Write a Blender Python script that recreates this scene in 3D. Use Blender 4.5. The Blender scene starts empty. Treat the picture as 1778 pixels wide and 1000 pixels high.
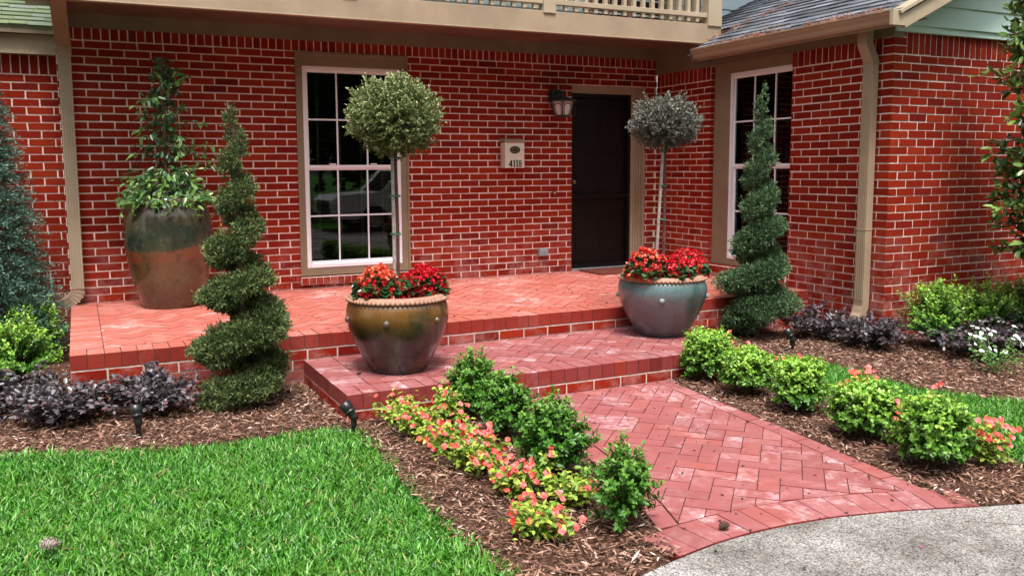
import bpy, math, random
import numpy as np
from mathutils import Vector, Matrix
R = math.radians
random.seed(7)
rng = np.random.default_rng(11)

# ------------------------------------------------------------------ camera
scn = bpy.context.scene
def setup_camera():
    yaw, pitch, roll = 0.43895, 0.11032, -0.0077055
    f = Vector((math.sin(yaw)*math.cos(pitch), math.cos(yaw)*math.cos(pitch), -math.sin(pitch)))
    r = Vector((math.cos(yaw), -math.sin(yaw), 0)); u = r.cross(f)
    r2 = math.cos(roll)*r + math.sin(roll)*u; u2 = -math.sin(roll)*r + math.cos(roll)*u
    cd = bpy.data.cameras.new("camera"); cam = bpy.data.objects.new("camera", cd)
    scn.collection.objects.link(cam)
    M = Matrix(((r2.x, u2.x, -f.x, -1.90275), (r2.y, u2.y, -f.y, -8.10262), (r2.z, u2.z, -f.z, 1.12578), (0, 0, 0, 1)))
    cam.matrix_world = M
    cd.sensor_width = 36; cd.sensor_fit = 'HORIZONTAL'; cd.lens = 1486.02/1778*36
    cd.shift_x = 54.375/1778; cd.shift_y = -40.927/1778
    cd.clip_start = 0.05; cd.clip_end = 600
    scn.camera = cam
setup_camera()

# ------------------------------------------------------------------ sky, sun, exposure
SUN_EL, SUN_AZ = 66, 200        # degrees; azimuth measured clockwise from +Y
w = bpy.data.worlds.new("World"); scn.world = w; w.use_nodes = True
nt = w.node_tree; nt.nodes.clear()
sky = nt.nodes.new('ShaderNodeTexSky'); sky.sky_type = 'NISHITA'; sky.sun_disc = False
sky.sun_elevation = R(SUN_EL); sky.sun_rotation = R(SUN_AZ); sky.dust_density = 4; sky.air_density = 1.0
hs = nt.nodes.new('ShaderNodeHueSaturation'); hs.inputs['Saturation'].default_value = 0.22
bg = nt.nodes.new('ShaderNodeBackground'); bg.inputs['Strength'].default_value = 0.115
out = nt.nodes.new('ShaderNodeOutputWorld')
nt.links.new(sky.outputs[0], hs.inputs['Color']); nt.links.new(hs.outputs[0], bg.inputs[0]); nt.links.new(bg.outputs[0], out.inputs[0])
sl = bpy.data.lights.new("sun", 'SUN'); sl.energy = 2.3; sl.angle = R(16); sl.color = (1.0, 0.97, 0.92)
so = bpy.data.objects.new("sun", sl); scn.collection.objects.link(so)
_d = Vector((math.sin(R(SUN_AZ))*math.cos(R(SUN_EL)), math.cos(R(SUN_AZ))*math.cos(R(SUN_EL)), math.sin(R(SUN_EL))))
so.rotation_euler = _d.to_track_quat('Z', 'Y').to_euler(); so.location = (0, -6, 12)
scn.view_settings.view_transform = 'Standard'; scn.view_settings.look = 'None'
scn.view_settings.exposure = 1.2; scn.view_settings.gamma = 1.0
try:
    scn.cycles.use_denoising = True; scn.cycles.max_bounces = 7; scn.cycles.transparent_max_bounces = 8
except Exception: pass

# ------------------------------------------------------------------ materials
def mat(name, col=(.5,.5,.5), rough=.6, spec=.5, metal=0.0):
    m = bpy.data.materials.new(name); m.use_nodes = True
    b = m.node_tree.nodes['Principled BSDF']
    b.inputs['Base Color'].default_value = (*col, 1); b.inputs['Roughness'].default_value = rough
    b.inputs['Specular IOR Level'].default_value = spec; b.inputs['Metallic'].default_value = metal
    return m
class NT:
    def __init__(s, m): s.m = m; s.t = m.node_tree; s.b = s.t.nodes['Principled BSDF']
    def n(s, typ, **kw):
        n = s.t.nodes.new(typ)
        for k, v in kw.items():
            if k in n.inputs.keys(): n.inputs[k].default_value = v
            else: setattr(n, k, v)
        return n
    def l(s, a, b): s.t.links.new(a, b)
    def coord(s, kind='Object'):
        return s.n('ShaderNodeTexCoord').outputs[kind]
    def pos(s): return s.n('ShaderNodeNewGeometry').outputs['Position']
    def noise(s, scale, detail=4, vec=None, rough=.55, dist=0.0):
        n = s.n('ShaderNodeTexNoise', Scale=scale, Detail=detail, Roughness=rough, Distortion=dist)
        s.l(vec if vec is not None else s.pos(), n.inputs['Vector']); return n.outputs['Fac']
    def ramp(s, fac, stops, interp='LINEAR'):
        r = s.n('ShaderNodeValToRGB'); e = r.color_ramp.elements; r.color_ramp.interpolation = interp
        while len(e) < len(stops): e.new(.5)
        for el, (p, c) in zip(e, stops):
            el.position = p; el.color = (*c, 1) if len(c) == 3 else c
        s.l(fac, r.inputs['Fac']); return r.outputs['Color']
    def mix(s, fac, a, b, mode='MIX'):
        n = s.n('ShaderNodeMix'); n.data_type = 'RGBA'; n.blend_type = mode
        for sock, v in ((n.inputs['Factor'], fac), (n.inputs['A'], a), (n.inputs['B'], b)) if False else ((n.inputs[0], fac), (n.inputs[6], a), (n.inputs[7], b)):
            if isinstance(v, (int, float)): sock.default_value = v
            elif isinstance(v, tuple): sock.default_value = (*v, 1) if len(v) == 3 else v
            else: s.l(v, sock)
        return n.outputs[2]
    def math(s, op, a, b=0.0):
        n = s.n('ShaderNodeMath', operation=op)
        for i, v in enumerate((a, b)):
            if isinstance(v, (int, float)): n.inputs[i].default_value = v
            else: s.l(v, n.inputs[i])
        return n.outputs[0]
    def rnd(s): return s.n('ShaderNodeNewGeometry').outputs['Random Per Island']
    def bump(s, h, strength=.3, dist=.01):
        b = s.n('ShaderNodeBump', Strength=strength, Distance=dist); s.l(h, b.inputs['Height'])
        s.l(b.outputs[0], s.b.inputs['Normal'])
    def base(s, c): s.l(c, s.b.inputs['Base Color'])

def m_brick(name, stops, white=0.0, white_col=(.62,.42,.38), wscale=2.2, rough=.62, dust_and_light=None):
    m = mat(name, rough=.45 if dust_and_light else rough, spec=.35 if dust_and_light else .06); k = NT(m)
    c = k.ramp(k.rnd(), stops)
    n1 = k.noise(55, 5); n2 = k.noise(9, 3)
    c = k.mix(k.math('MULTIPLY', n1, .45), c, k.mix(.5, c, (.06,.012,.01)), 'MIX')
    c = k.mix(k.math('MULTIPLY', k.ramp(k.noise(14, 5, rough=.75, dist=.4), [(.52,(0,0,0)), (.72,(1,1,1))]), .22), c, (.06,.006,.004))
    up = None
    if dust_and_light:                       # dusty film and light on paving-brick tops, both painted into the colour
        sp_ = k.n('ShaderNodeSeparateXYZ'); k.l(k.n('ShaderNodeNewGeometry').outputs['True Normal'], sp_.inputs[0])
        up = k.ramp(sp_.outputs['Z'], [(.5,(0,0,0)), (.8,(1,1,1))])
        c = k.mix(k.math('MULTIPLY', up, dust_and_light[3]), c, dust_and_light[:3])
    if name == 'wall_brick':           # salts drawn up from the ground
        zp = k.n('ShaderNodeSeparateXYZ'); k.l(k.pos(), zp.inputs[0])
        q0 = k.math('MULTIPLY', k.ramp(zp.outputs['Z'], [(.02,(1,1,1)), (.62,(0,0,0))]), k.ramp(k.noise(5, 6, rough=.75), [(.46,(0,0,0)), (.66,(1,1,1))]))
        c = k.mix(k.math('MULTIPLY', q0, .38), c, (.52,.30,.28))
    if white > 0:
        a = k.noise(wscale, 6, rough=.7, dist=.6); b = k.noise(26, 4, rough=.7)
        q = k.math('MULTIPLY', k.ramp(a, [(.46,(0,0,0)), (.66,(1,1,1))]), k.ramp(b, [(.36,(0,0,0)), (.62,(1,1,1))]))
        r = k.math('MULTIPLY', q, white)
        # individual bricks take the bloom differently
        fr = k.math('FRACT', k.math('MULTIPLY', k.rnd(), 17.3))
        r = k.math('MULTIPLY', r, k.ramp(fr, [(.0,(.08,.08,.08)), (.55,(.35,.35,.35)), (.95,(1,1,1))]))
        if dust_and_light:
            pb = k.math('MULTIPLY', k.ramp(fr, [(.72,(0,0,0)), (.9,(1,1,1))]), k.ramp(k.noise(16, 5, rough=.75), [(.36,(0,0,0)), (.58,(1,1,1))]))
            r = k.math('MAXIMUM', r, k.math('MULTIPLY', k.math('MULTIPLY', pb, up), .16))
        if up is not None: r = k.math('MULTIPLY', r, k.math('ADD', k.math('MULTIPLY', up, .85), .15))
        c = k.mix(r, c, white_col)
    k.base(c); k.bump(k.math('ADD', k.math('MULTIPLY', n1, .6), n2), .35, .004)
    return m
WALLB = [(0,(.14,.009,.005)), (.10,(.215,.013,.005)), (.5,(.26,.018,.006)), (.8,(.30,.027,.008)), (.93,(.24,.015,.006)), (1,(.17,.011,.008))]
M = {}
M['brick'] = m_brick('wall_brick', WALLB, white=.14, white_col=(.45,.13,.10), wscale=1.1, rough=.6)
M['paver'] = m_brick('patio_brick', [(0,(.22,.022,.014)), (.5,(.29,.032,.018)), (1,(.25,.024,.016))], white=.95, white_col=(.74,.52,.48), wscale=1.5, dust_and_light=(.52,.165,.125,.66))
M['pathbrick'] = m_brick('path_brick', [(0,(.15,.016,.014)), (.2,(.20,.024,.022)), (.5,(.24,.032,.030)), (.7,(.24,.040,.038)), (.85,(.29,.034,.018)), (1,(.21,.022,.014))], white=1.0, white_col=(.72,.50,.52), wscale=5.0, dust_and_light=(.36,.145,.145,.50))
def m_mortar(name, col, dark):
    m = mat(name, rough=.9, spec=.2); k = NT(m)
    n = k.noise(30, 5); k.base(k.ramp(n, [(.3, dark), (.62, col)])); k.bump(k.noise(160, 3), .5, .003); return m
M['mortar'] = m_mortar('mortar', (.86,.68,.62), (.66,.48,.43))
M['stepmortar'] = m_mortar('step_mortar', (.62,.52,.47), (.42,.33,.29))
M['joint'] = m_mortar('sand_joint', (.10,.045,.04), (.04,.02,.018))

def m_paint(name, col, dark, rough=.5, sc=3.0, grain=True):
    m = mat(name, rough=rough, spec=.4); k = NT(m)
    n = k.noise(sc, 6, rough=.65); c = k.ramp(n, [(.3, dark), (.65, col)])
    g = k.ramp(k.noise(sc*4+3, 6, rough=.8, dist=.3), [(.60,(0,0,0)), (.78,(1,1,1))]); c = k.mix(k.math('MULTIPLY', g, .35), c, tuple(x*.45 for x in dark)); k.base(c)
    k.bump(k.noise(60, 4), .12 if grain else .03, .003); return m
M['tan'] = m_paint('tan_paint', (.36,.265,.18), (.28,.20,.135))
M['tan_light'] = m_paint('tan_trim_paint', (.42,.335,.235), (.35,.27,.185))
M['tan_metal'] = m_paint('tan_metal', (.38,.275,.19), (.30,.215,.145), .38, 2, False)
M['gutter'] = m_paint('gutter_paint', (.33,.215,.145), (.27,.17,.115), .35, 2, False)
M['casing'] = m_paint('window_casing_paint', (.25,.185,.12), (.19,.135,.085))
M['vinyl'] = m_paint('white_vinyl', (.80,.80,.84), (.74,.73,.78), .35, 1.5, False)
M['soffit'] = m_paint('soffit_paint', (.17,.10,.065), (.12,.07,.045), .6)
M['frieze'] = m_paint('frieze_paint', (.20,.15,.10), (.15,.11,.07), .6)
M['siding'] = m_paint('green_siding', (.52,.68,.62), (.46,.61,.55), .55, 1.2)
M['siding_upper'] = m_paint('pale_siding', (.52,.66,.68), (.46,.59,.60), .55, 1.2)
M['black'] = mat('black_metal', (.012,.012,.013), .35)
M['lantern'] = mat('lantern_metal', (.02,.024,.022), .45)
M['frost'] = mat('frosted_glass', (.55,.46,.44), .25)
M['grey'] = mat('grey_metal', (.22,.24,.25), .45)
M['darkroom'] = mat('dark_room', (.012,.010,.009), .9)
M['blind'] = mat('blind_slat', (.16,.13,.10), .6)
M['door'] = m_paint('dark_door_paint', (.005,.003,.003), (.003,.002,.002), .4, 4)
M['brass'] = mat('aged_brass', (.22,.15,.07), .35, metal=.8)
M['mail'] = m_paint('cream_enamel', (.66,.60,.50), (.58,.52,.43), .35, 6, False)
M['mail_lid'] = m_paint('lid_metal', (.36,.27,.19), (.28,.2,.14), .4, 6, False)
M['digit'] = mat('digit_black', (.01,.01,.01), .4)
def m_glass():
    m = bpy.data.materials.new('window_glass'); m.use_nodes = True; t = m.node_tree; t.nodes.clear()
    o = t.nodes.new('ShaderNodeOutputMaterial'); mx = t.nodes.new('ShaderNodeMixShader')
    tr = t.nodes.new('ShaderNodeBsdfTransparent'); tr.inputs[0].default_value = (.62,.66,.64,1)
    g = t.nodes.new('ShaderNodeBsdfGlossy'); g.inputs['Roughness'].default_value = .015
    fr = t.nodes.new('ShaderNodeFresnel'); fr.inputs[0].default_value = 1.55
    t.links.new(fr.outputs[0], mx.inputs[0]); t.links.new(tr.outputs[0], mx.inputs[1]); t.links.new(g.outputs[0], mx.inputs[2])
    t.links.new(mx.outputs[0], o.inputs[0]); return m
M['glass'] = m_glass()

def m_leaf(name, stops, young=None, rough=.45, trans=.25, spec=.4):
    """leaf colours vary leaf by leaf; 'young' new growth at shoot tips is a paler green of its own"""
    m = mat(name, rough=rough, spec=spec); k = NT(m)
    c = k.ramp(k.rnd(), stops)
    if young:
        a = k.n('ShaderNodeAttribute', attribute_name='young').outputs['Fac']
        c = k.mix(a, c, k.ramp(k.rnd(), [(0, young[0]), (1, young[1])]))
    if name == 'grass_blade': c = k.mix(k.math('MULTIPLY', k.ramp(k.noise(2.6, 4), [(.45,(0,0,0)), (.68,(1,1,1))]), .3), c, (.13,.25,.02))
    k.base(c)
    tb = k.n('ShaderNodeBsdfTranslucent'); k.l(c, tb.inputs[0])
    mx = k.n('ShaderNodeMixShader'); mx.inputs[0].default_value = trans
    o = [n for n in k.t.nodes if n.type == 'OUTPUT_MATERIAL'][0]
    k.l(k.b.outputs[0], mx.inputs[1]); k.l(tb.outputs[0], mx.inputs[2]); k.l(mx.outputs[0], o.inputs[0])
    return m
M['box'] = m_leaf('boxwood_leaf', [(0,(.020,.080,.008)), (.5,(.055,.18,.018)), (1,(.11,.29,.03))], ((.22,.47,.04),(.46,.68,.12)), rough=.38)
M['box_dark'] = m_leaf('mature_boxwood_leaf', [(0,(.014,.065,.006)), (.5,(.042,.155,.014)), (1,(.09,.26,.028))], ((.12,.30,.04),(.24,.42,.07)), rough=.36)
M['juniper'] = m_leaf('juniper_needle', [(0,(.016,.035,.013)), (.5,(.042,.080,.024)), (1,(.09,.135,.04))], ((.15,.20,.06),(.26,.31,.10)), rough=.6, trans=.12)
M['juniper_blue'] = m_leaf('blue_juniper_needle', [(0,(.014,.034,.012)), (.5,(.036,.080,.030)), (1,(.075,.14,.06))], ((.11,.22,.09),(.20,.32,.15)), rough=.6, trans=.12)
M['cypress'] = m_leaf('blue_cypress_frond', [(0,(.010,.036,.024)), (.5,(.030,.080,.055)), (1,(.075,.16,.12))], ((.11,.23,.16),(.18,.32,.23)), rough=.6, trans=.12)
M['rosemary'] = m_leaf('grey_green_leaf', [(0,(.030,.050,.014)), (.5,(.12,.165,.048)), (1,(.28,.33,.12))], ((.44,.49,.20),(.64,.66,.38)), rough=.55, trans=.2)
M['rosemary_grey'] = m_leaf('dusty_grey_leaf', [(0,(.05,.055,.045)), (.5,(.11,.115,.09)), (1,(.20,.20,.17))], ((.24,.24,.18),(.36,.35,.28)), rough=.6, trans=.15)
M['loro'] = m_leaf('plum_leaf', [(0,(.022,.016,.020)), (.5,(.072,.060,.070)), (.85,(.17,.155,.17)), (1,(.15,.06,.07))], rough=.4, trans=.1, spec=.6)
M['vine'] = m_leaf('vine_leaf', [(0,(.012,.05,.028)), (.6,(.03,.10,.045)), (1,(.07,.17,.05))], ((.16,.34,.06),(.30,.46,.10)), rough=.28, spec=.6)
M['begonia'] = m_leaf('begonia_leaf', [(0,(.015,.05,.02)), (.6,(.03,.10,.035)), (1,(.08,.20,.06))], rough=.3, spec=.6)
M['imp_leaf'] = m_leaf('pale_green_leaf', [(0,(.09,.22,.025)), (.5,(.26,.38,.045)), (1,(.52,.56,.10))], rough=.45)
M['imp_leaf_green'] = m_leaf('mid_green_leaf', [(0,(.05,.16,.04)), (.5,(.12,.28,.07)), (1,(.2,.38,.1))], rough=.45)
M['red'] = m_leaf('red_petal', [(0,(.50,.006,.018)), (.6,(.68,.012,.03)), (1,(.78,.05,.07))], rough=.45, trans=.2)
M['orange'] = m_leaf('coral_orange_petal', [(0,(.68,.05,.03)), (.6,(.80,.14,.06)), (1,(.9,.38,.24))], rough=.45, trans=.2)
M['coral'] = m_leaf('coral_pink_petal', [(0,(.72,.04,.02)), (.5,(.82,.10,.08)), (1,(.88,.27,.28))], rough=.5, trans=.2)
M['white'] = m_leaf('white_petal', [(0,(.80,.80,.78)), (1,(.88,.88,.88))], rough=.5, trans=.2)
M['magnolia'] = m_leaf('glossy_leaf', [(0,(.02,.06,.018)), (.5,(.045,.12,.03)), (.9,(.10,.21,.05)), (1,(.14,.05,.03))], ((.22,.36,.07),(.34,.45,.12)), rough=.25, spec=.7)
M['treeleaf'] = m_leaf('tree_leaf', [(0,(.02,.05,.012)), (1,(.05,.11,.025))], rough=.5)
M['grass'] = m_leaf('grass_blade', [(0,(.012,.075,.004)), (.35,(.032,.17,.008)), (.75,(.065,.28,.014)), (.975,(.14,.42,.04)), (.985,(.45,.42,.14)), (1,(.50,.46,.2))], ((.12,.42,.03),(.40,.66,.22)), rough=.38, trans=.3)
M['bark'] = m_paint('bark', (.16,.115,.08), (.07,.045,.03), .85, 14)
M['twig'] = mat('twig', (.10,.07,.035), .8)
M['greenstem'] = mat('green_stem', (.16,.22,.06), .6)
M['stake'] = m_paint('weathered_stake', (.40,.36,.32), (.22,.17,.15), .8, 30)
M['stake_red'] = m_paint('reddish_stem_bark', (.13,.05,.04), (.06,.025,.02), .7, 30)
M['tie'] = mat('green_tie', (.01,.16,.11), .4)
def m_chips():
    m = mat('mulch_chip', rough=.85, spec=.2); k = NT(m)
    c = k.ramp(k.rnd(), [(0,(.045,.022,.014)), (.3,(.12,.062,.042)), (.55,(.21,.105,.07)), (.82,(.33,.185,.13)), (.96,(.46,.30,.23)), (1,(.70,.58,.50))])
    k.base(c); return m
M['chip'] = m_chips()
m = mat('soil', rough=.95, spec=.1); k = NT(m)
k.base(k.ramp(k.noise(40, 6, rough=.7), [(.3,(.035,.018,.012)), (.55,(.10,.05,.034)), (.75,(.18,.10,.07))])); k.bump(k.noise(70, 5), .9, .02); M['soil'] = m
m = mat('lawn_soil', rough=.95, spec=.1); k = NT(m)
k.base(k.ramp(k.noise(60, 6, rough=.7), [(.35,(.02,.05,.01)), (.7,(.05,.12,.02))])); M['lawn_soil'] = m
m = mat('ground', rough=.95, spec=.1); k = NT(m)
k.base(k.ramp(k.noise(12, 8, rough=.7), [(.35,(.03,.11,.015)), (.7,(.07,.2,.035))])); k.bump(k.noise(90, 4), .8, .03); M['ground'] = m
m = mat('aggregate_concrete', rough=.85, spec=.25); k = NT(m)
v = k.n('ShaderNodeTexVoronoi', Scale=120); k.l(k.pos(), v.inputs['Vector'])
peb = k.ramp(v.outputs['Color'], [(0,(.13,.12,.112)), (.4,(.31,.295,.28)), (.7,(.47,.455,.44)), (1,(.20,.175,.155))])
big = k.ramp(k.noise(.9, 8, rough=.72), [(.40,(.36,.33,.31)), (.60,(1,1,1))])
dots = k.ramp(k.noise(150, 2), [(.36,(.28,.25,.22)), (.5,(1,1,1))])
k.base(k.mix(1.0, k.mix(1.0, peb, big, 'MULTIPLY'), dots, 'MULTIPLY')); k.bump(v.outputs['Distance'], .5, .004); M['drive'] = m
def m_shingle(name, stops):
    m = mat(name, rough=.75, spec=.3); k = NT(m)
    c = k.ramp(k.rnd(), stops); n = k.noise(120, 3)
    k.base(k.mix(k.math('MULTIPLY', n, .5), c, (.02,.02,.02))); k.bump(n, .5, .003); return m
M['shingle'] = m_shingle('slate_grey_shingle', [(0,(.075,.08,.095)), (.5,(.15,.16,.19)), (1,(.26,.28,.33))])
M['shingle_moss'] = m_shingle('mossy_shingle', [(0,(.11,.145,.075)), (.5,(.20,.25,.12)), (.8,(.20,.235,.19)), (1,(.28,.32,.18))])
M['needle'] = m_leaf('pine_straw', [(0,(.20,.06,.03)), (1,(.42,.20,.12))], rough=.8, trans=.0)
M['litter'] = m_leaf('dead_leaf', [(0,(.04,.02,.015)), (.85,(.11,.04,.03)), (.86,(.65,.05,.2)), (1,(.7,.1,.28))], rough=.8, trans=.0)
def m_glaze(name, build):
    m = mat(name, rough=.18, spec=.6); k = NT(m); k.b.inputs['Coat Weight'].default_value = .25; k.b.inputs['Coat Roughness'].default_value = .08; sep = k.n('ShaderNodeSeparateXYZ'); k.l(k.coord(), sep.inputs[0])
    build(k, sep); return m
def gl_brown(k, sep):
    z = k.math('ADD', sep.outputs['Z'], k.math('MULTIPLY', k.noise(5, 4, vec=k.coord()), .12))
    c = k.ramp(z, [(.12,(.004,.004,.004)), (.25,(.008,.009,.006)), (.35,(.035,.024,.008)), (.44,(.13,.058,.012)), (.52,(.18,.085,.022))])
    g = k.ramp(k.noise(2.3, 3, vec=k.coord(), dist=.5), [(.46,(0,0,0)), (.56,(1,1,1))])
    c = k.mix(k.math('MULTIPLY', g, .75), c, (.022,.032,.018))
    r = k.ramp(k.noise(3.1, 2, vec=k.coord()), [(.58,(0,0,0)), (.66,(1,1,1))])
    c = k.mix(k.math('MULTIPLY', r, .5), c, (.09,.022,.012))
    sp = k.ramp(k.noise(90, 2, vec=k.coord()), [(.30,(0,0,0)), (.36,(1,1,1))])
    c = k.mix(sp, (.02,.012,.008), c)
    k.base(c); k.bump(k.noise(18, 4, vec=k.coord()), .25, .006)
    k.l(k.ramp(k.noise(6, 3, vec=k.coord()), [(.35,(.14,.14,.14)), (.65,(.34,.34,.34))]), k.b.inputs['Roughness'])
def gl_blue(k, sep):
    z = k.math('ADD', sep.outputs['Z'], k.math('MULTIPLY', k.noise(5, 4, vec=k.coord()), .10))
    c = k.ramp(z, [(.06,(.030,.042,.055)), (.2,(.085,.09,.105)), (.36,(.13,.125,.135)), (.44,(.085,.15,.155)), (.53,(.17,.18,.155))])
    g = k.ramp(k.noise(2.6, 3, vec=k.coord(), dist=.4), [(.5,(0,0,0)), (.6,(1,1,1))])
    c = k.mix(k.math('MULTIPLY', g, .7), c, (.02,.06,.052))
    sp = k.ramp(k.noise(75, 3, vec=k.coord()), [(.30,(0,0,0)), (.40,(1,1,1))])
    c = k.mix(sp, (.03,.03,.035), c)
    k.base(c); k.bump(k.noise(22, 4, vec=k.coord()), .3, .006)
    k.l(k.ramp(k.noise(6, 3, vec=k.coord()), [(.35,(.2,.2,.2)), (.65,(.42,.42,.42))]), k.b.inputs['Roughness'])
def gl_urn(k, sep):
    x = k.math('MULTIPLY', sep.outputs['X'], .06)
    z = k.math('ADD', k.math('ADD', sep.outputs['Z'], k.math('MULTIPLY', k.noise(3.5, 3, vec=k.coord()), .10)), k.math('MULTIPLY', x, -1.0))
    c = k.ramp(z, [(.10,(.07,.032,.016)), (.30,(.10,.062,.024)), (.44,(.10,.045,.018)), (.475,(.15,.036,.014)), (.545,(.13,.030,.013)), (.56,(.008,.026,.020)), (.72,(.020,.028,.018)), (.86,(.045,.032,.020)), (1,(.07,.048,.03))])
    g = k.ramp(k.noise(4, 5, vec=k.coord(), rough=.7), [(.45,(0,0,0)), (.7,(1,1,1))])
    c = k.mix(k.math('MULTIPLY', g, .6), c, (.10,.085,.04))
    g2 = k.ramp(k.noise(7, 5, vec=k.coord(), rough=.7), [(.5,(0,0,0)), (.68,(1,1,1))]); c = k.mix(k.math('MULTIPLY', g2, .7), c, (.035,.026,.018))
    g3 = k.ramp(k.noise(11, 6, vec=k.coord(), rough=.8, dist=.5), [(.56,(0,0,0)), (.7,(1,1,1))]); c = k.mix(k.math('MULTIPLY', g3, .35), c, (.22,.17,.11))
    sc = k.ramp(k.noise(38, 4, vec=k.coord(), rough=.8), [(.70,(0,0,0)), (.76,(1,1,1))])
    c = k.mix(k.math('MULTIPLY', sc, .6), c, (.4,.4,.36))
    k.base(c); k.bump(k.noise(14, 4, vec=k.coord()), .25, .008)
M['glaze_brown'] = m_glaze('brown_glaze', gl_brown); M['glaze_blue'] = m_glaze('blue_grey_glaze', gl_blue); M['glaze_urn'] = m_glaze('urn_glaze', gl_urn)
M['terra'] = m_paint('unglazed_rim', (.40,.22,.15), (.28,.14,.095), .6, 14)
M['knob'] = mat('glazed_knob', (.10,.075,.05), .2)
M['knob_blue'] = mat('pale_glazed_knob', (.18,.24,.24), .2)
M['mat_door'] = m_paint('doormat_fibre', (.16,.035,.022), (.07,.014,.01), .95, 30)
M['cone'] = m_paint('pine_cone_scale', (.16,.11,.08), (.06,.04,.03), .8, 30)
M['cone_pale'] = m_paint('weathered_cone_scale', (.48,.42,.36), (.25,.2,.16), .8, 30)
M['carwhite'] = mat('white_car_paint', (.75,.75,.76), .25); M['tyre'] = mat('tyre_rubber', (.02,.02,.02), .8)
M['chrome'] = mat('chrome', (.5,.5,.5), .2, metal=1)

# ------------------------------------------------------------------ mesh helpers
def wpos(o):
    p = Vector((0,0,0))
    while o is not None: p = p + o.location; o = o.parent
    return p
def link(name, me, parent=None, origin=None):
    o = bpy.data.objects.new(name, me); scn.collection.objects.link(o)
    if parent is not None: o.parent = parent
    elif origin is not None: o.location = origin
    return o
def arrays(name, V, F, mats, parent=None, origin=(0,0,0), mi=None, young=None, smooth=False):
    """V in world coordinates; F an (m,k) array of faces"""
    V = np.asarray(V, dtype=np.float64); F = np.asarray(F, dtype=np.int32)
    org = np.array(wpos(parent)) if parent is not None else np.array(origin, dtype=float)
    V = V - org
    me = bpy.data.meshes.new(name); k = F.shape[1]
    me.vertices.add(len(V)); me.vertices.foreach_set('co', V.ravel())
    me.loops.add(F.size); me.loops.foreach_set('vertex_index', F.ravel())
    me.polygons.add(len(F)); me.polygons.foreach_set('loop_start', np.arange(0, F.size, k, dtype=np.int32))
    me.polygons.foreach_set('loop_total', np.full(len(F), k, dtype=np.int32))
    if mi is not None: me.polygons.foreach_set('material_index', np.asarray(mi, dtype=np.int32))
    if smooth: me.polygons.foreach_set('use_smooth', np.ones(len(F), dtype=bool))
    for m in mats: me.materials.append(m)
    if young is not None:
        a = me.attributes.new('young', 'FLOAT', 'POINT'); a.data.foreach_set('value', np.asarray(young, dtype=np.float32))
    me.update(calc_edges=True)
    return link(name, me, parent, origin)
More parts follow.
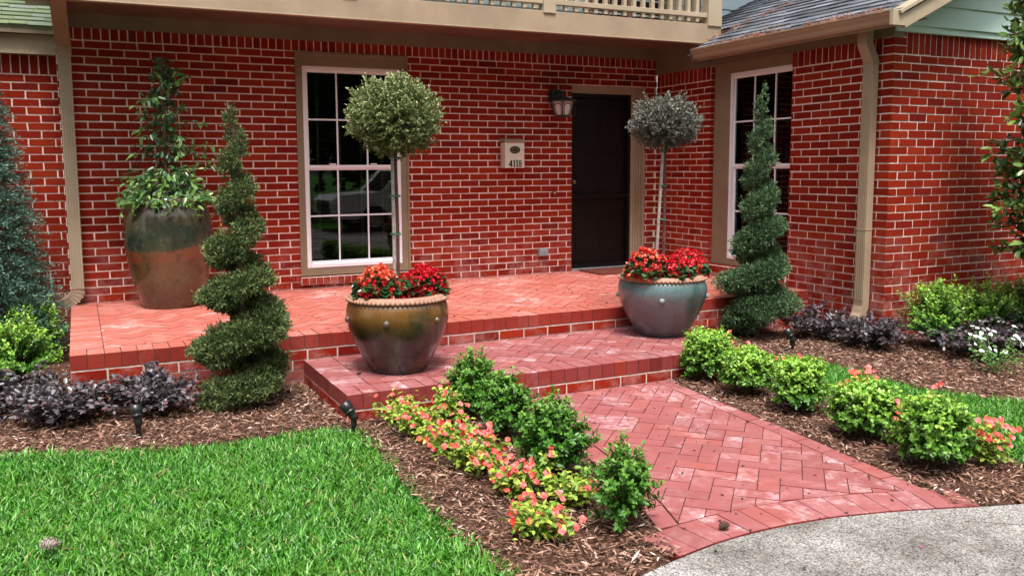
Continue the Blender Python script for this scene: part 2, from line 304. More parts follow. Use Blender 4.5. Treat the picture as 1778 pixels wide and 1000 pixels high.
class MB:
    def __init__(s): s.v = []; s.f = []; s.m = []
    def add(s, vs, fs, m=0):
        n = len(s.v); s.v += [tuple(p) for p in vs]; s.f += [tuple(i+n for i in f) for f in fs]; s.m += [m]*len(fs); return s
    def box(s, x0, x1, y0, y1, z0, z1, m=0, j=0.0, T=None, back=True):
        c = [(x, y, z) for z in (z0, z1) for y in (y0, y1) for x in (x0, x1)]
        if j: c = [tuple(a + random.uniform(-j, j) for a in p) for p in c]
        if T: c = [T(*p) for p in c]
        fs = [(0,2,3,1), (4,5,7,6), (0,1,5,4), (2,6,7,3), (0,4,6,2), (1,3,7,5)]
        return s.add(c, fs, m)
    def prism(s, poly, z0, z1, m=0, tilt=None):
        n = len(poly); t = tilt or (lambda x, y: 0)
        vs = [(x, y, z0) for x, y in poly] + [(x, y, z1 + t(x, y)) for x, y in poly]
        fs = [tuple(range(n, 2*n)), tuple(range(n-1, -1, -1))] + [(i, (i+1) % n, n+(i+1) % n, n+i) for i in range(n)]
        return s.add(vs, fs, m)
    def tube(s, path, rad, seg=8, m=0, cap=True):
        P = [Vector(p) for p in path]; rs = rad if isinstance(rad, (list, tuple)) else [rad]*len(P)
        vs = []; up = None
        for i, p in enumerate(P):
            t = (P[min(i+1, len(P)-1)] - P[max(i-1, 0)]).normalized()
            if up is None: up = t.orthogonal().normalized()
            up = (up - t*up.dot(t)).normalized(); b = t.cross(up)
            for k in range(seg):
                a = 2*math.pi*k/seg; vs.append(p + rs[i]*(math.cos(a)*up + math.sin(a)*b))
        fs = [(i*seg+k, i*seg+(k+1) % seg, (i+1)*seg+(k+1) % seg, (i+1)*seg+k) for i in range(len(P)-1) for k in range(seg)]
        if cap: fs += [tuple(range(seg-1, -1, -1)), tuple((len(P)-1)*seg+k for k in range(seg))]
        return s.add(vs, fs, m)
    def sweep(s, path, side, prof, m=0):
        P = [Vector(p) for p in path]; S = Vector(side).normalized(); vs = []; n = len(prof)
        for i, p in enumerate(P):
            a = (p - P[i-1]).normalized() if i else None; b = (P[i+1] - p).normalized() if i < len(P)-1 else None
            t = ((a or b) + (b or a)).normalized(); N = t.cross(S).normalized()
            k = 1/max(.5, t.dot(b or a))
            for (u, q) in prof: vs.append(p + S*u + N*q*k)
        fs = [(i*n+k, i*n+(k+1) % n, (i+1)*n+(k+1) % n, (i+1)*n+k) for i in range(len(P)-1) for k in range(n)]
        fs += [tuple(range(n-1, -1, -1)), tuple((len(P)-1)*n+k for k in range(n))]
        return s.add(vs, fs, m)
    def lathe(s, prof, c, seg=48, m=0, squash=1.0, close=False):
        vs = [(c[0]+r*math.cos(2*math.pi*k/seg), c[1]+r*math.sin(2*math.pi*k/seg)*squash, c[2]+z) for r, z in prof for k in range(seg)]
        n = len(prof)
        fs = [(i*seg+k, i*seg+(k+1) % seg, (i+1)*seg+(k+1) % seg, (i+1)*seg+k) for i in range(n-1) for k in range(seg)]
        if close: fs += [tuple(range(seg-1, -1, -1)), tuple((n-1)*seg+k for k in range(seg))]
        return s.add(vs, fs, m)
    def ball(s, c, r, m=0, seg=10, rings=6, sz=1.0):
        prof = [(max(1e-4, r*math.sin(math.pi*i/rings)), -r*sz*math.cos(math.pi*i/rings)) for i in range(rings+1)]
        return s.lathe(prof, c, seg, m)
    def build(s, name, mats, parent=None, origin=(0,0,0), smooth=False, bevel=0.0):
        org = wpos(parent) if parent is not None else Vector(origin)
        me = bpy.data.meshes.new(name); me.from_pydata([(x-org.x, y-org.y, z-org.z) for x, y, z in s.v], [], s.f)
        for m in (mats if isinstance(mats, (list, tuple)) else [mats]): me.materials.append(m)
        me.polygons.foreach_set('material_index', s.m)
        if smooth: me.polygons.foreach_set('use_smooth', [True]*len(s.f))
        me.update()
        o = link(name, me, parent, origin)
        if bevel:
            b = o.modifiers.new('bevel', 'BEVEL'); b.width = bevel; b.segments = 2; b.limit_method = 'ANGLE'
        return o
def tag(o, label, cat, group=None):
    o['label'] = label; o['category'] = cat
    if group: o['group'] = group
    return o
def thing(name, loc, label, cat, group=None):
    o = bpy.data.objects.new(name, None); scn.collection.objects.link(o); o.location = loc; o.empty_display_size = .1
    return tag(o, label, cat, group)
def kind(o, k): o['kind'] = k; return o
def unit(a): return a/np.maximum(np.linalg.norm(a, axis=-1, keepdims=True), 1e-9)
def leaves(P, D, N, L, Wd, young=None, fold=.25, curl=.15, fat=.4):
    """oval leaves: 6 verts, 2 quads each. P base, D direction, N face normal hint"""
    D = unit(D); S = unit(np.cross(D, N)); U = np.cross(S, D); L = np.broadcast_to(L, len(P))[:, None]; Wd = np.broadcast_to(Wd, len(P))[:, None]
    a = P; b = P + D*L - U*L*curl
    l1 = P + D*L*fat*.75 + S*Wd*.5 + U*Wd*fold; l2 = P + D*L*(fat+.36) + S*Wd*.42 + U*(Wd*fold - L*curl*.45)
    r1 = P + D*L*fat*.75 - S*Wd*.5 + U*Wd*fold; r2 = P + D*L*(fat+.36) - S*Wd*.42 + U*(Wd*fold - L*curl*.45)
    V = np.stack([a, l1, l2, b, r2, r1], 1).reshape(-1, 3); n = len(P); i = np.arange(n)[:, None]*6
    F = np.stack([i+0, i+1, i+2, i+3], 2).reshape(-1, 4); G = np.stack([i+0, i+3, i+4, i+5], 2).reshape(-1, 4)
    y = None if young is None else np.repeat(young, 6)
    return V, np.concatenate([F, G]), y
def slivers(P, D, N, L, Wd, young=None):
    D = unit(D); S = unit(np.cross(D, N)); L = np.broadcast_to(L, len(P))[:, None]; Wd = np.broadcast_to(Wd, len(P))[:, None]
    V = np.stack([P - S*Wd*.35, P + S*Wd*.35, P + D*L*.6 + S*Wd*.5, P + D*L, P + D*L*.6 - S*Wd*.5], 1)
    V = np.stack([P, P + D*L*.5 + S*Wd*.5, P + D*L, P + D*L*.5 - S*Wd*.5], 1).reshape(-1, 3)
    i = np.arange(len(P))[:, None]*4; F = np.concatenate([i, i+1, i+2, i+3], 1)
    return V, F, (None if young is None else np.repeat(young, 4))
def merge(parts):
    Vs, Fs, Ys, off = [], [], [], 0
    for V, F, Y in parts:
        Vs.append(V); Fs.append(F+off); Ys.append(Y if Y is not None else np.zeros(len(V))); off += len(V)
    return np.concatenate(Vs), np.concatenate(Fs), np.concatenate(Ys)
def rdir(n): return unit(rng.normal(size=(n, 3)))
def inpoly(X, Y, poly):
    inside = np.zeros(X.shape, bool); n = len(poly)
    for i in range(n):
        x0, y0 = poly[i]; x1, y1 = poly[(i+1) % n]
        if y0 == y1: continue
        c = ((y0 > Y) != (y1 > Y)) & (X < (x1-x0)*(Y-y0)/(y1-y0)+x0); inside ^= c
    return inside
def clip(poly, n, d):
    """keep the part of poly where n.p <= d"""
    o = []; m = len(poly)
    for i in range(m):
        a, b = poly[i], poly[(i+1) % m]; fa = a[0]*n[0]+a[1]*n[1]-d; fb = b[0]*n[0]+b[1]*n[1]-d
        if fa <= 0: o.append(a)
        if fa*fb < 0:
            t = fa/(fa-fb); o.append((a[0]+t*(b[0]-a[0]), a[1]+t*(b[1]-a[1])))
    return o
def area(p): return abs(sum(p[i][0]*p[(i+1) % len(p)][1]-p[(i+1) % len(p)][0]*p[i][1] for i in range(len(p))))/2

# ------------------------------------------------------------------ dimensions (metres; patio top is z = 0)
H, LB = .0677, .2116                      # brick course, brick length with joint
XL, XW, Y0, YC = -2.0, 4.134, -3.136, -.922
WIN = (0.0, 1.118, .035, 33*H)            # main window opening x0 x1 z0 z1
DOOR = (3.011, 3.98, -.02, 30*H)
WWIN = (-2.052, YC, .03, 2.20)            # wing window opening along y
GZ = -.335
LAND = (-.55, 2.38, -3.38, -2.33, -.17)

house = thing('house', (0, 0, 0), 'red brick house with tan balcony trim, white windows and a dark front door', 'house')

def wall(T, u0, u1, k0, k1, openings, phases, sold=None, depth=.2, name='brick_wall', inset=0.0):
    """courses k0..k1 of stretcher bricks on the plane T(u, d, z); d is outward. sold=(z0, z1, u0, u1) soldier course"""
    mb = MB(); J = .0061; z0, z1 = k0*H, (sold[1] if sold else k1*H)
    us = sorted({u0, u1, *[o[0] for o in openings], *[o[1] for o in openings]}); us = [u for u in us if u0 <= u <= u1]
    zs = sorted({z0, z1, *[min(max(o[2], z0), z1) for o in openings], *[min(max(o[3], z0), z1) for o in openings]})
    hole = lambda u, z: any(o[0] < u < o[1] and o[2] < z < o[3] for o in openings)
    for a, b in zip(us, us[1:]):
        for c, d in zip(zs, zs[1:]):
            if d-c > 1e-6 and not hole((a+b)/2, (c+d)/2): mb.box(a+(inset if a == u0 else 0), b, -depth, -.0045, c, d, 1, T=T)
    def brick(a, b, c, d):
        jj = .0019
        p = [(a, -.012, c), (b, -.012, c), (b, -.012, d), (a, -.012, d), (a, 0, c), (b, 0, c), (b, 0, d), (a, 0, d)]
        dz = random.uniform(-.0015, .0015); dd = random.uniform(-.0012, .0012)
        p = [T(x + random.uniform(-jj, jj), y + (dd if y == 0 else 0), z + dz + random.uniform(-jj, jj)*.6) for x, y, z in p]
        mb.add(p, [(4,5,6,7), (0,1,5,4), (1,2,6,5), (2,3,7,6), (3,0,4,7)], 0)
    for k in range(k0, k1):
        c, d = k*H+J, (k+1)*H-J
        for (pa, pb, ph) in phases:
            a0, b0 = max(u0, pa), min(u1, pb); off = ph + (LB/2 if k % 2 else 0)
            i = math.floor((a0-off)/LB)
            while off+i*LB < b0:
                a, b = max(a0, off+i*LB+J if off+i*LB > a0 else a0), min(b0, off+(i+1)*LB-J if off+(i+1)*LB < b0 else b0); i += 1
                segs = [(a, b)]
                for o in openings:
                    if o[2] < (c+d)/2 < o[3]:
                        segs = [s for (x, y) in segs for s in ((x, min(y, o[0])), (max(x, o[1]), y)) if s[1]-s[0] > .018]
                for x, y in segs:
                    if y-x > .018: brick(x, y, c, d)
    if sold:
        s0, s1, a, b = sold; n = round((b-a)/.0705); st = (b-a)/n
        for i in range(n):
            x = a+i*st
            if not any(o[0] < x+st/2 < o[1] and o[3] > s0+.03 for o in openings): brick(x+J*.9, x+st-J*.9, s0+J, s1)
    return mb.build(name, [M['brick'], M['mortar']], house)
Tmain = lambda u, d, z: (u, -d, z)
Tleft = lambda u, d, z: (XW-d, u, z)            # wing wall that faces -X; u is world y
Tfront = lambda u, d, z: (u, Y0-d, z)
Tfar = lambda u, d, z: (u, .3-d, z)
wall(Tmain, XL, XW, -6, 33, [WIN, DOOR], [(-9, .5, -.0939 % LB), (.5, 9, 1.2545 % LB)], (33*H, 2.42, XL, XW))
wall(Tleft, Y0, 0, -6, 30, [WWIN], [(-9, -1.5, Y0+.104 - LB), (-1.5, 9, YC+.104-LB)], (30*H, 2.24, Y0+.11, 0), inset=.006)
wall(Tfront, XW+.0125, XW+6, -6, 30, [], [(0, 99, XW-LB/2*0+.0)], (30*H, 2.24, XW+.15, XW+6))
wall(Tfar, -9, XL, -6, 29, [], [(-99, 99, .07)], (29*H, 29*H+.21, -9, XL))
# quoin bricks that carry the corner up past the soldiers
mb = MB()
for k in range(30, 33):
    for T, a, b in ((Tleft, Y0, Y0+.105), (Tfront, XW+.0125, XW+.145)):
        mb.box(a, b, -.011, .0, k*H+.0048, (k+1)*H-.0048, 0, j=.0008, T=T)
mb.build('corner_brick', [M['brick']], house)
# jamb returns of the two openings
mb = MB()
for k in range(1, 32):
    mb.box(0, .075 if k % 2 else .05, -.004, .004, k*H+.005, (k+1)*H-.005, 0, j=.0008, T=lambda u, d, z: (XW+u+.001, YC-.002+d, z))
mb.box(0, .1, 0, .05, .0, 2.2, 1, T=lambda u, d, z: (XW+u+.006, YC+.001+d, z))
mb.build('brick_jamb', [M['brick'], M['mortar']], house)

# ---------------- windows
def window(T, x0, x1, z0, z1, fx0, fx1, fz0, fz1, d0, cols=3, label=None):
    """casing fills the opening, white frame fx/fz inside, d0 = depth of casing face"""
    cs = MB()
    a = d0
    for (p, q, r, s) in ((x0, fx0, z0, z1), (fx1, x1, z0, z1), (fx0, fx1, fz1, z1), (fx0, fx1, z0, fz0)):
        if q-p > .004 and s-r > .004: cs.box(p, q, a-.08, a, r, s, 0, T=T)
    # raised outer bead of the casing
    for (p, q, r, s) in ((x0, x0+.022, z0, z1), (x1-.022, x1, z0, z1)):
        if fx0-x0 > .03: cs.box(p, q, a-.01, a+.012, r, s, 0, T=T)
    cs.box(x0+.022, x1-.022, a-.01, a+.012, z1-.03, z1, 0, T=T)
    o = cs.build('window', M['casing'], house, bevel=.003)
    if label: o['label'] = label
    fr = MB(); t = .036; b = a-.006
    fr.box(fx0, fx0+t, b-.07, b, fz0, fz1, 0, T=T); fr.box(fx1-t, fx1, b-.07, b, fz0, fz1, 0, T=T)
    fr.box(fx0+t, fx1-t, b-.07, b-.001, fz1-t, fz1, 0, T=T); fr.box(fx0+t, fx1-t, b-.07, b+.012, fz0, fz0+t*1.0, 0, T=T)
    fr.build('frame', M['vinyl'], o, bevel=.003)
    gx0, gx1, gz0, gz1 = fx0+t, fx1-t, fz0+t, fz1-t; zm = (gz0+gz1)/2
    for (s0, s1, dd) in ((zm, gz1, -.022), (gz0, zm, -.04)):
        sh = MB(); e = .028; bb = b+dd
        sh.box(gx0, gx0+e*.6, bb-.025, bb, s0, s1, 0, T=T); sh.box(gx1-e*.6, gx1, bb-.025, bb, s0, s1, 0, T=T)
        sh.box(gx0+e*.6, gx1-e*.6, bb-.025, bb+.001, s1-e*.7, s1, 0, T=T)
        lo = e*.9 if dd < -.03 else e
        sh.box(gx0+e*.6, gx1-e*.6, bb-.025, bb+.001, s0, s0+lo, 0, T=T)
        for i in range(1, cols):
            x = gx0+(gx1-gx0)*i/cols; sh.box(x-.0075, x+.0075, bb-.016, bb-.003, s0+lo, s1-e*.7, 0, T=T)
        z = (s0+s1)/2; sh.box(gx0+e*.6, gx1-e*.6, bb-.0155, bb-.0035, z-.0075, z+.0075, 0, T=T)
        if dd > -.03:
            for i in (.27, .73):
                x = gx0+(gx1-gx0)*i; sh.box(x-.03, x+.03, bb-.03, bb+.014, s0+lo+.002, s0+lo+.014, 0, T=T)
        q = sh.build('sash', M['vinyl'], o)
        g = MB(); g.box(gx0+.004, gx1-.004, bb-.0115, bb-.0085, s0+.004, s1-.004, 0, T=T); g.build('pane', M['glass'], o)
    bl = MB(); n = 46
    for i in range(n):
        z = gz0+.02+(gz1-gz0-.04)*i/(n-1)
        c = [T(gx0+.01, b-.155, z-.006), T(gx1-.01, b-.155, z-.006), T(gx1-.01, b-.115, z+.008), T(gx0+.01, b-.115, z+.008)]
        bl.add(c, [(0,1,2,3)], 0)
    for i in range(4):
        x = gx0+(gx1-gx0)*(.14+.24*i); bl.box(x-.012, x+.012, b-.112, b-.110, gz0+.01, gz1-.01, 0, T=T)
    bl.build('blind', M['blind'], o)
    rm = MB(); X0, X1, Z0, Z1, D0, D1 = x0-.3, x1+.3, z0-.3, z1+.2, a-.21, a-1.4
    for q in ([(X0,D1,Z0),(X1,D1,Z0),(X1,D1,Z1),(X0,D1,Z1)], [(X0,D0,Z0),(X0,D1,Z0),(X0,D1,Z1),(X0,D0,Z1)], [(X1,D0,Z0),(X1,D1,Z0),(X1,D1,Z1),(X1,D0,Z1)],
              [(X0,D0,Z0),(X1,D0,Z0),(X1,D1,Z0),(X0,D1,Z0)], [(X0,D0,Z1),(X1,D0,Z1),(X1,D1,Z1),(X0,D1,Z1)]):
        rm.add([T(*p) for p in q], [(0,1,2,3)], 0)
    rm.build('room_interior', M['darkroom'], o)
    return o
def sill(T, x0, x1, z0, z1, o, out=.035):
    mb = MB(); n = round((x1-x0)/.0705); st = (x1-x0)/n
    mb.box(x0, x1, -.15, out-.012, z0, z1-.006, 1, T=T)
    for i in range(n):
        a = x0+i*st+.004; b = x0+(i+1)*st-.004
        p = [(a,-.1,z0+.004), (b,-.1,z0+.004), (a,out,z0+.004), (b,out,z0+.004), (a,-.1,z1+.012), (b,-.1,z1+.012), (a,out,z1-.012), (b,out,z1-.012)]
        mb.add([T(*q) for q in p], [(0,2,3,1), (4,5,7,6), (0,1,5,4), (2,6,7,3), (0,4,6,2), (1,3,7,5)], 0)
    mb.build('window_sill', [M['brick'], M['mortar']], o)
wo = window(Tmain, 0, 1.118, .12, 33*H, .067, 1.035, .195, 2.105, -.002, label='white window beside the tall urn, reflecting the street')
sill(Tmain, .0, 1.118, .035, .115, wo)
# cast vent below the sill
mb = MB(); mb.box(.24, .55, -.08, -.03, .0, .036, 0, T=Tmain)
for i in range(3):
    cx = .28+.1*i
    mb.tube([(cx+.045*math.cos(math.pi*t/8), .0, .002+.032*math.sin(math.pi*t/8)) for t in range(9)], .004, 5, 1)
mb.tube([(.24, 0, .003), (.55, 0, .003)], .004, 5, 1)
mb.build('vent', [M['darkroom'], M['frost']], house)
ww = window(Tleft, -2.052, YC, .12, 2.172, -2.08+.0, -1.16, .19, 2.075, -.05, label='white window in the side wing, partly behind the spiral topiary')
sill(Tleft, -2.052, YC-.0, .035, .115, ww, .03)

# ---------------- door
dx0, dx1, dz1 = DOOR[0], DOOR[1], DOOR[3]
mb = MB(); D0 = -.10
mb.box(dx0+.004, dx1-.17, D0-.045, D0, .02, 1.945, 0, T=Tmain)
x0, x1 = dx0+.004, dx1-.17; cw = (x1-x0)
for (za, zb) in ((.18, .62), (.78, 1.28), (1.40, 1.82)):
    for i in (0, 1):
        a = x0+cw*(.14+.40*i); b = a+cw*.32
        mb.box(a, b, D0, D0+.008, za, zb, 0, T=Tmain); mb.box(a+.04, b-.04, D0+.008, D0+.014, za+.04, zb-.04, 0, T=Tmain)
door = mb.build('door', M['door'], house, bevel=.004)
mb = MB(); mb.ball((x0+.07, -D0-.03+.0, .98), .028, seg=14, rings=8); mb.tube([(x0+.07, .12, .98), (x0+.07, .05, .98)], .012, 8)
mb.build('handle', M['brass'], door, smooth=True)
mb = MB()
for a, b, c, d in ((x0, x0+.035, .02, 1.945), (x1-.035, x1, .02, 1.945), (x0+.035, x1-.035, 1.905, 1.945), (x0+.035, x1-.035, .02, .07), (x0+.035, x1-.035, .80, .84)):
    mb.box(a, b, -.062, -.042, c, d, 0, T=Tmain)
mb.build('storm_frame', M['door'], door)
mb = MB()
mb.box(x1, dx1, -.12, -.03, -.0, dz1, 0, T=Tmain)
for i in range(4): mb.box(x1+.03+.035*i, x1+.045+.035*i, -.03, -.016, 0, dz1-.02, 0, T=Tmain)
mb.box(dx1-.03, dx1, -.03, .004, 0, dz1, 0, T=Tmain)
mb.box(dx0, x1, -.12, -.02, 1.945, dz1, 0, T=Tmain)
mb.build('door_frame', M['tan'], door)
mb = MB(); mb.box(dx0, x1+.02, -.15, .015, -.0, .02, 0, T=Tmain); mb.build('threshold', M['grey'], door)
mb = MB(); mb.box(dx0-.3, dx1+.3, -1.2, -.21, -.1, 2.2, 0, T=Tmain); mb.build('dark_hall', M['darkroom'], door)

# ---------------- porch frieze, soffit, balcony
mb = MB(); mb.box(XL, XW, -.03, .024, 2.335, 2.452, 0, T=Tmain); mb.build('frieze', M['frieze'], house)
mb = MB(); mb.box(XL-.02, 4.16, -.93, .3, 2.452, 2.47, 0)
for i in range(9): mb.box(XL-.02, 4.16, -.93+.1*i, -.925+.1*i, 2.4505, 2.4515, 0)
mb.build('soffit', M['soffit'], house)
mb = MB(); mb.box(-2.3, 4.23, -.95, -.90, 2.39, 2.59, 0); mb.box(-2.3, 4.225, -.957, -.9505, 2.39, 2.402, 0)
mb.box(4.185, 4.23, -.899, .0, 2.39, 2.588, 0)
mb.build('balcony_beam', M['tan'], house, bevel=.004)
mb = MB(); mb.box(XL-.2, 4.18, -.90, .0, 2.50, 2.56, 0); mb.build('balcony_floor', M['tan'], house)
rail = MB(); rail.box(-2.0, 4.05, -.945, -.885, 2.655, 2.70, 0); rail.box(-2.0, 4.05, -.955, -.875, 3.48, 3.52, 0)
rail.box(4.11, 4.17, -.885, -.01, 2.655, 2.70, 0); rail.box(4.10, 4.18, -.885, -.01, 3.48, 3.52, 0)
rail = rail.build('balcony_railing', M['tan_light'], house, bevel=.003)
for x in (4.05, 2.12, .19, -1.74):
    p = MB(); wd = .175 if x == 4.05 else .13
    p.box(x, x+wd, -.965, -.86, 2.57, 3.56, 0); p.build('post', M['tan_light'], rail, bevel=.004)
bal = []
for i in range(54):
    x = -1.95+i*.111
    if not any(px-.03 < x < px+.16 for px in (4.05, 2.12, .19, -1.74)): bal.append((x, -.915))
for i in range(8): bal.append((4.14, -.80+i*.105))
b0 = MB(); b0.box(bal[0][0]-.019, bal[0][0]+.019, bal[0][1]-.019, bal[0][1]+.019, 2.61, 3.48, 0)
b0 = b0.build('baluster', M['tan_light'], rail)
for x, y in bal[1:]:
    c = b0.copy(); scn.collection.objects.link(c); c.parent = rail; c.location = (x-bal[0][0], y-bal[0][1], 0)

# upper storey siding, window
def siding(T, u0, u1, z0, n, ex, mat_, name, slopes=None, cut=None):
    mb = MB()
    for i in range(n):
        a, b = z0+i*ex, z0+(i+1)*ex
        l0, l1 = (u0, u1) if cut is None else (cut(a), u1)
        m0 = l0 if cut is None else cut(b)
        if min(l0, m0) >= u1: continue
        p = [(l0, 0, a), (u1, 0, a), (l0, .022, a), (u1, .022, a), (min(m0, u1), -.001, b), (u1, -.001, b), (min(m0, u1), .006, b), (u1, .006, b)]
        mb.add([T(*q) for q in p], [(0,2,3,1), (4,5,7,6), (0,1,5,4), (2,6,7,3), (0,4,6,2), (1,3,7,5)], 0)
    return mb.build(name, mat_, house)
Tup = lambda u, d, z: (u, -.0-d, z)
siding(Tup, XL, 9, 2.47, 18, .165, M['siding_upper'], 'upper_siding')
mb = MB()
for (a, b) in ((3.15, 3.22), (4.28, 4.36), (3.70, 3.74)): mb.box(a, b, .0, .045, 2.55, 4.4, 0, T=Tup)
mb.box(3.22, 4.28, .0, .044, 2.58, 2.68, 0, T=Tup); mb.box(3.22, 4.28, 0, .044, 4.3, 4.4, 0, T=Tup)
for (a, b) in ((3.22, 3.70), (3.74, 4.28)):
    mb.box(a, b, .01, .02, 2.68, 4.3, 1, T=Tup)
    for i in range(1, 4): mb.box(a, b, .02, .03, 2.68+.4*i, 2.70+.4*i, 0, T=Tup)
    mb.box((a+b)/2-.01, (a+b)/2+.01, .021, .029, 2.68, 4.3, 0, T=Tup)
mb.build('upper_window', [M['gutter'], M['darkroom']], house)
mb = MB(); mb.box(1.6, 2.9, .0, .04, 2.55, 2.64, 0, T=Tup); mb.build('flashing', M['tan'], house)
# main roof above (out of the picture, keeps the house whole)
mb = MB(); mb.add([(XL-.5, -1.5, 5.3), (9.5, -1.5, 5.3), (9.5, 4, 7.6), (XL-.5, 4, 7.6), (XL-.5, -1.5, 5.45), (9.5, -1.5, 5.45), (9.5, 4, 7.75), (XL-.5, 4, 7.75)],
    [(0,3,2,1), (4,5,6,7), (0,1,5,4), (1,2,6,5), (2,3,7,6), (3,0,4,7)], 0)
mb.build('main_roof', M['shingle'], house)
mb = MB(); mb.box(XL, XL+.02, 0, 6, 2.4, 5.9, 0); mb.build('side_siding', M['siding_upper'], house)

# ---------------- shingled roofs
def shingles(T, u0, u1, v0, rows, ex, mat_, name, cut=None, seed=1):
    """T(u, v, n): u along the eave, v up the slope, n off the slope"""
    rr = random.Random(seed); mb = MB()
    for i in range(rows):
        v = v0+i*ex; u = u0-rr.uniform(0, .2); th = .009
        while u < u1:
            wv = rr.uniform(.12, .30); a, b = max(u, u0), min(u+wv, u1); u += wv+.003
            if b-a < .02: continue
            dv = rr.uniform(-.006, .006); t = th*rr.uniform(.8, 1.7)
            p = [(a, v+dv, .004), (b, v+dv, .004), (b, v+ex+.03, .0), (a, v+ex+.03, .0), (a, v+dv, .004+t), (b, v+dv, .004+t), (b, v+ex+.03, .002), (a, v+ex+.03, .002)]
            mb.add([T(*q) for q in p], [(4,5,6,7), (0,1,5,4), (1,2,6,5), (3,0,4,7)], 0)
    return mb.build(name, mat_, house)
SL = .47; ca, sa = math.cos(math.atan(SL)), math.sin(math.atan(SL))
GX, RZ = 3.80, 2.285                               # wing eave x and roof height there
Twing = lambda u, v, n: (GX+v*ca-n*sa, u, RZ+v*sa+n*ca)
shingles(Twing, Y0-.30, -.957, 0.03, 5, .135, M['shingle'], 'wing_roof', seed=3)
shingles(Twing, Y0-.30, 0.0, 0.03+5*.135, 21, .135, M['shingle'], 'wing_roof', seed=4)
mb = MB(); mb.add([Twing(*p) for p in ((Y0-.3, .02, -.03), (-.96, .02, -.03), (-.96, 3.6, -.03), (Y0-.3, 3.6, -.03), (Y0-.3, .02, 0), (-.96, .02, 0), (-.96, 3.6, 0), (Y0-.3, 3.6, 0))],
    [(0,3,2,1), (4,5,6,7), (0,1,5,4), (1,2,6,5), (2,3,7,6), (3,0,4,7)], 0)
mb.add([Twing(*p) for p in ((-.96, .70, -.03), (0, .70, -.03), (0, 3.6, -.03), (-.96, 3.6, -.03), (-.96, .70, 0), (0, .70, 0), (0, 3.6, 0), (-.96, 3.6, 0))],
    [(0,3,2,1), (4,5,6,7), (0,1,5,4), (1,2,6,5), (2,3,7,6), (3,0,4,7)], 0); mb.build('roof_deck', M['shingle'], house)
mb = MB()                                           # the other slope of the wing roof
RX = GX+3.6*ca; RT = RZ+3.6*sa
mb.add([(RX, Y0-.3, RT), (RX, 0, RT), (2*RX-GX, 0, RZ), (2*RX-GX, Y0-.3, RZ), (RX, Y0-.3, RT-.04), (RX, 0, RT-.04), (2*RX-GX, 0, RZ-.04), (2*RX-GX, Y0-.3, RZ-.04)],
    [(0,1,2,3), (4,7,6,5), (0,4,5,1), (1,5,6,2), (2,6,7,3), (3,7,4,0)], 0); mb.build('far_roof_slope', M['shingle'], house)
# gutter with an ogee face, left end cap, straw lying in it
prof = [(0, 0), (0, -.10), (-.015, -.105), (-.045, -.10), (-.055, -.085), (-.058, -.06), (-.075, -.035), (-.082, -.012), (-.088, -.012), (-.088, .0), (-.078, .002), (-.076, -.006), (-.05, -.07), (-.01, -.085), (-.006, 0)]
GY0, GY1 = Y0-.27, -1.08
mb = MB(); n = len(prof)
for y in (GY1, GY0): mb.v += [(GX+.02+a, y, 2.305+b) for a, b in prof]
mb.f += [(k, (k+1) % n, n+(k+1) % n, n+k) for k in range(n)]; mb.m += [0]*n
mb.add([(GX+.02+a, GY1-.001, 2.305+b) for a, b in prof[:10]], [tuple(range(10))], 0); mb.add([(GX+.02+a, GY0, 2.305+b) for a, b in prof[:10]], [tuple(range(10))], 0)
mb.build('gutter', M['gutter'], house)
mb = MB(); mb.box(GX+.021, GX+.04, GY0, GY1+.002, 2.19, 2.29, 0); mb.build('fascia', M['tan'], house)
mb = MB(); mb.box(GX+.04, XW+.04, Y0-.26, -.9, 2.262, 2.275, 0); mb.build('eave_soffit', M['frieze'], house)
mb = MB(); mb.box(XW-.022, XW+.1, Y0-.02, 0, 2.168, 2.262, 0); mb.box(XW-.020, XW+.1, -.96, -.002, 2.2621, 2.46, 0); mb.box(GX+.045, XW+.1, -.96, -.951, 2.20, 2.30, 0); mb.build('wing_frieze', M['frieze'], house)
# gable: siding, skirt board, rake board, return box
cut = lambda z: XW+.03 + max(0, (z-2.27)/SL*1.0) - .0
siding(lambda u, d, z: (u, Y0-.03-d, z), XW+.03, 10, 2.257, 16, .172, M['siding'], 'gable_siding', cut=cut)
mb = MB(); mb.box(XW-.02, 10, Y0-.035, Y0+.05, 2.205, 2.257, 0); mb.build('gable_skirt', M['siding'], house)
mb = MB()
Trk = lambda v, n, y: (GX+.0+v*ca-n*sa, y, RZ+v*sa+n*ca)
p = [Trk(.03, -.135, Y0-.30), Trk(3.6, -.135, Y0-.30), Trk(3.6, -.01, Y0-.30), Trk(.03, -.01, Y0-.30), Trk(.03, -.135, Y0-.26), Trk(3.6, -.135, Y0-.26), Trk(3.6, -.01, Y0-.26), Trk(.03, -.01, Y0-.26)]
mb.add(p, [(0,1,2,3), (7,6,5,4), (0,4,5,1), (1,5,6,2), (2,6,7,3), (3,7,4,0)], 0)
p = [Trk(-.0, -.012, Y0-.325), Trk(3.6, -.012, Y0-.325), Trk(3.6, .012, Y0-.325), Trk(-.0, .012, Y0-.325), Trk(-.0, -.012, Y0-.2), Trk(3.6, -.012, Y0-.2), Trk(3.6, .012, Y0-.2), Trk(-.0, .012, Y0-.2)]
mb.add(p, [(0,1,2,3), (7,6,5,4), (0,4,5,1), (1,5,6,2), (2,6,7,3), (3,7,4,0)], 0)
mb.build('rake_board', M['tan_light'], house)
mb = MB(); mb.box(GX-.06, GX+.07, Y0-.302, Y0-.272, 2.19, 2.305, 0); mb.build('eave_return', M['tan_light'], house)
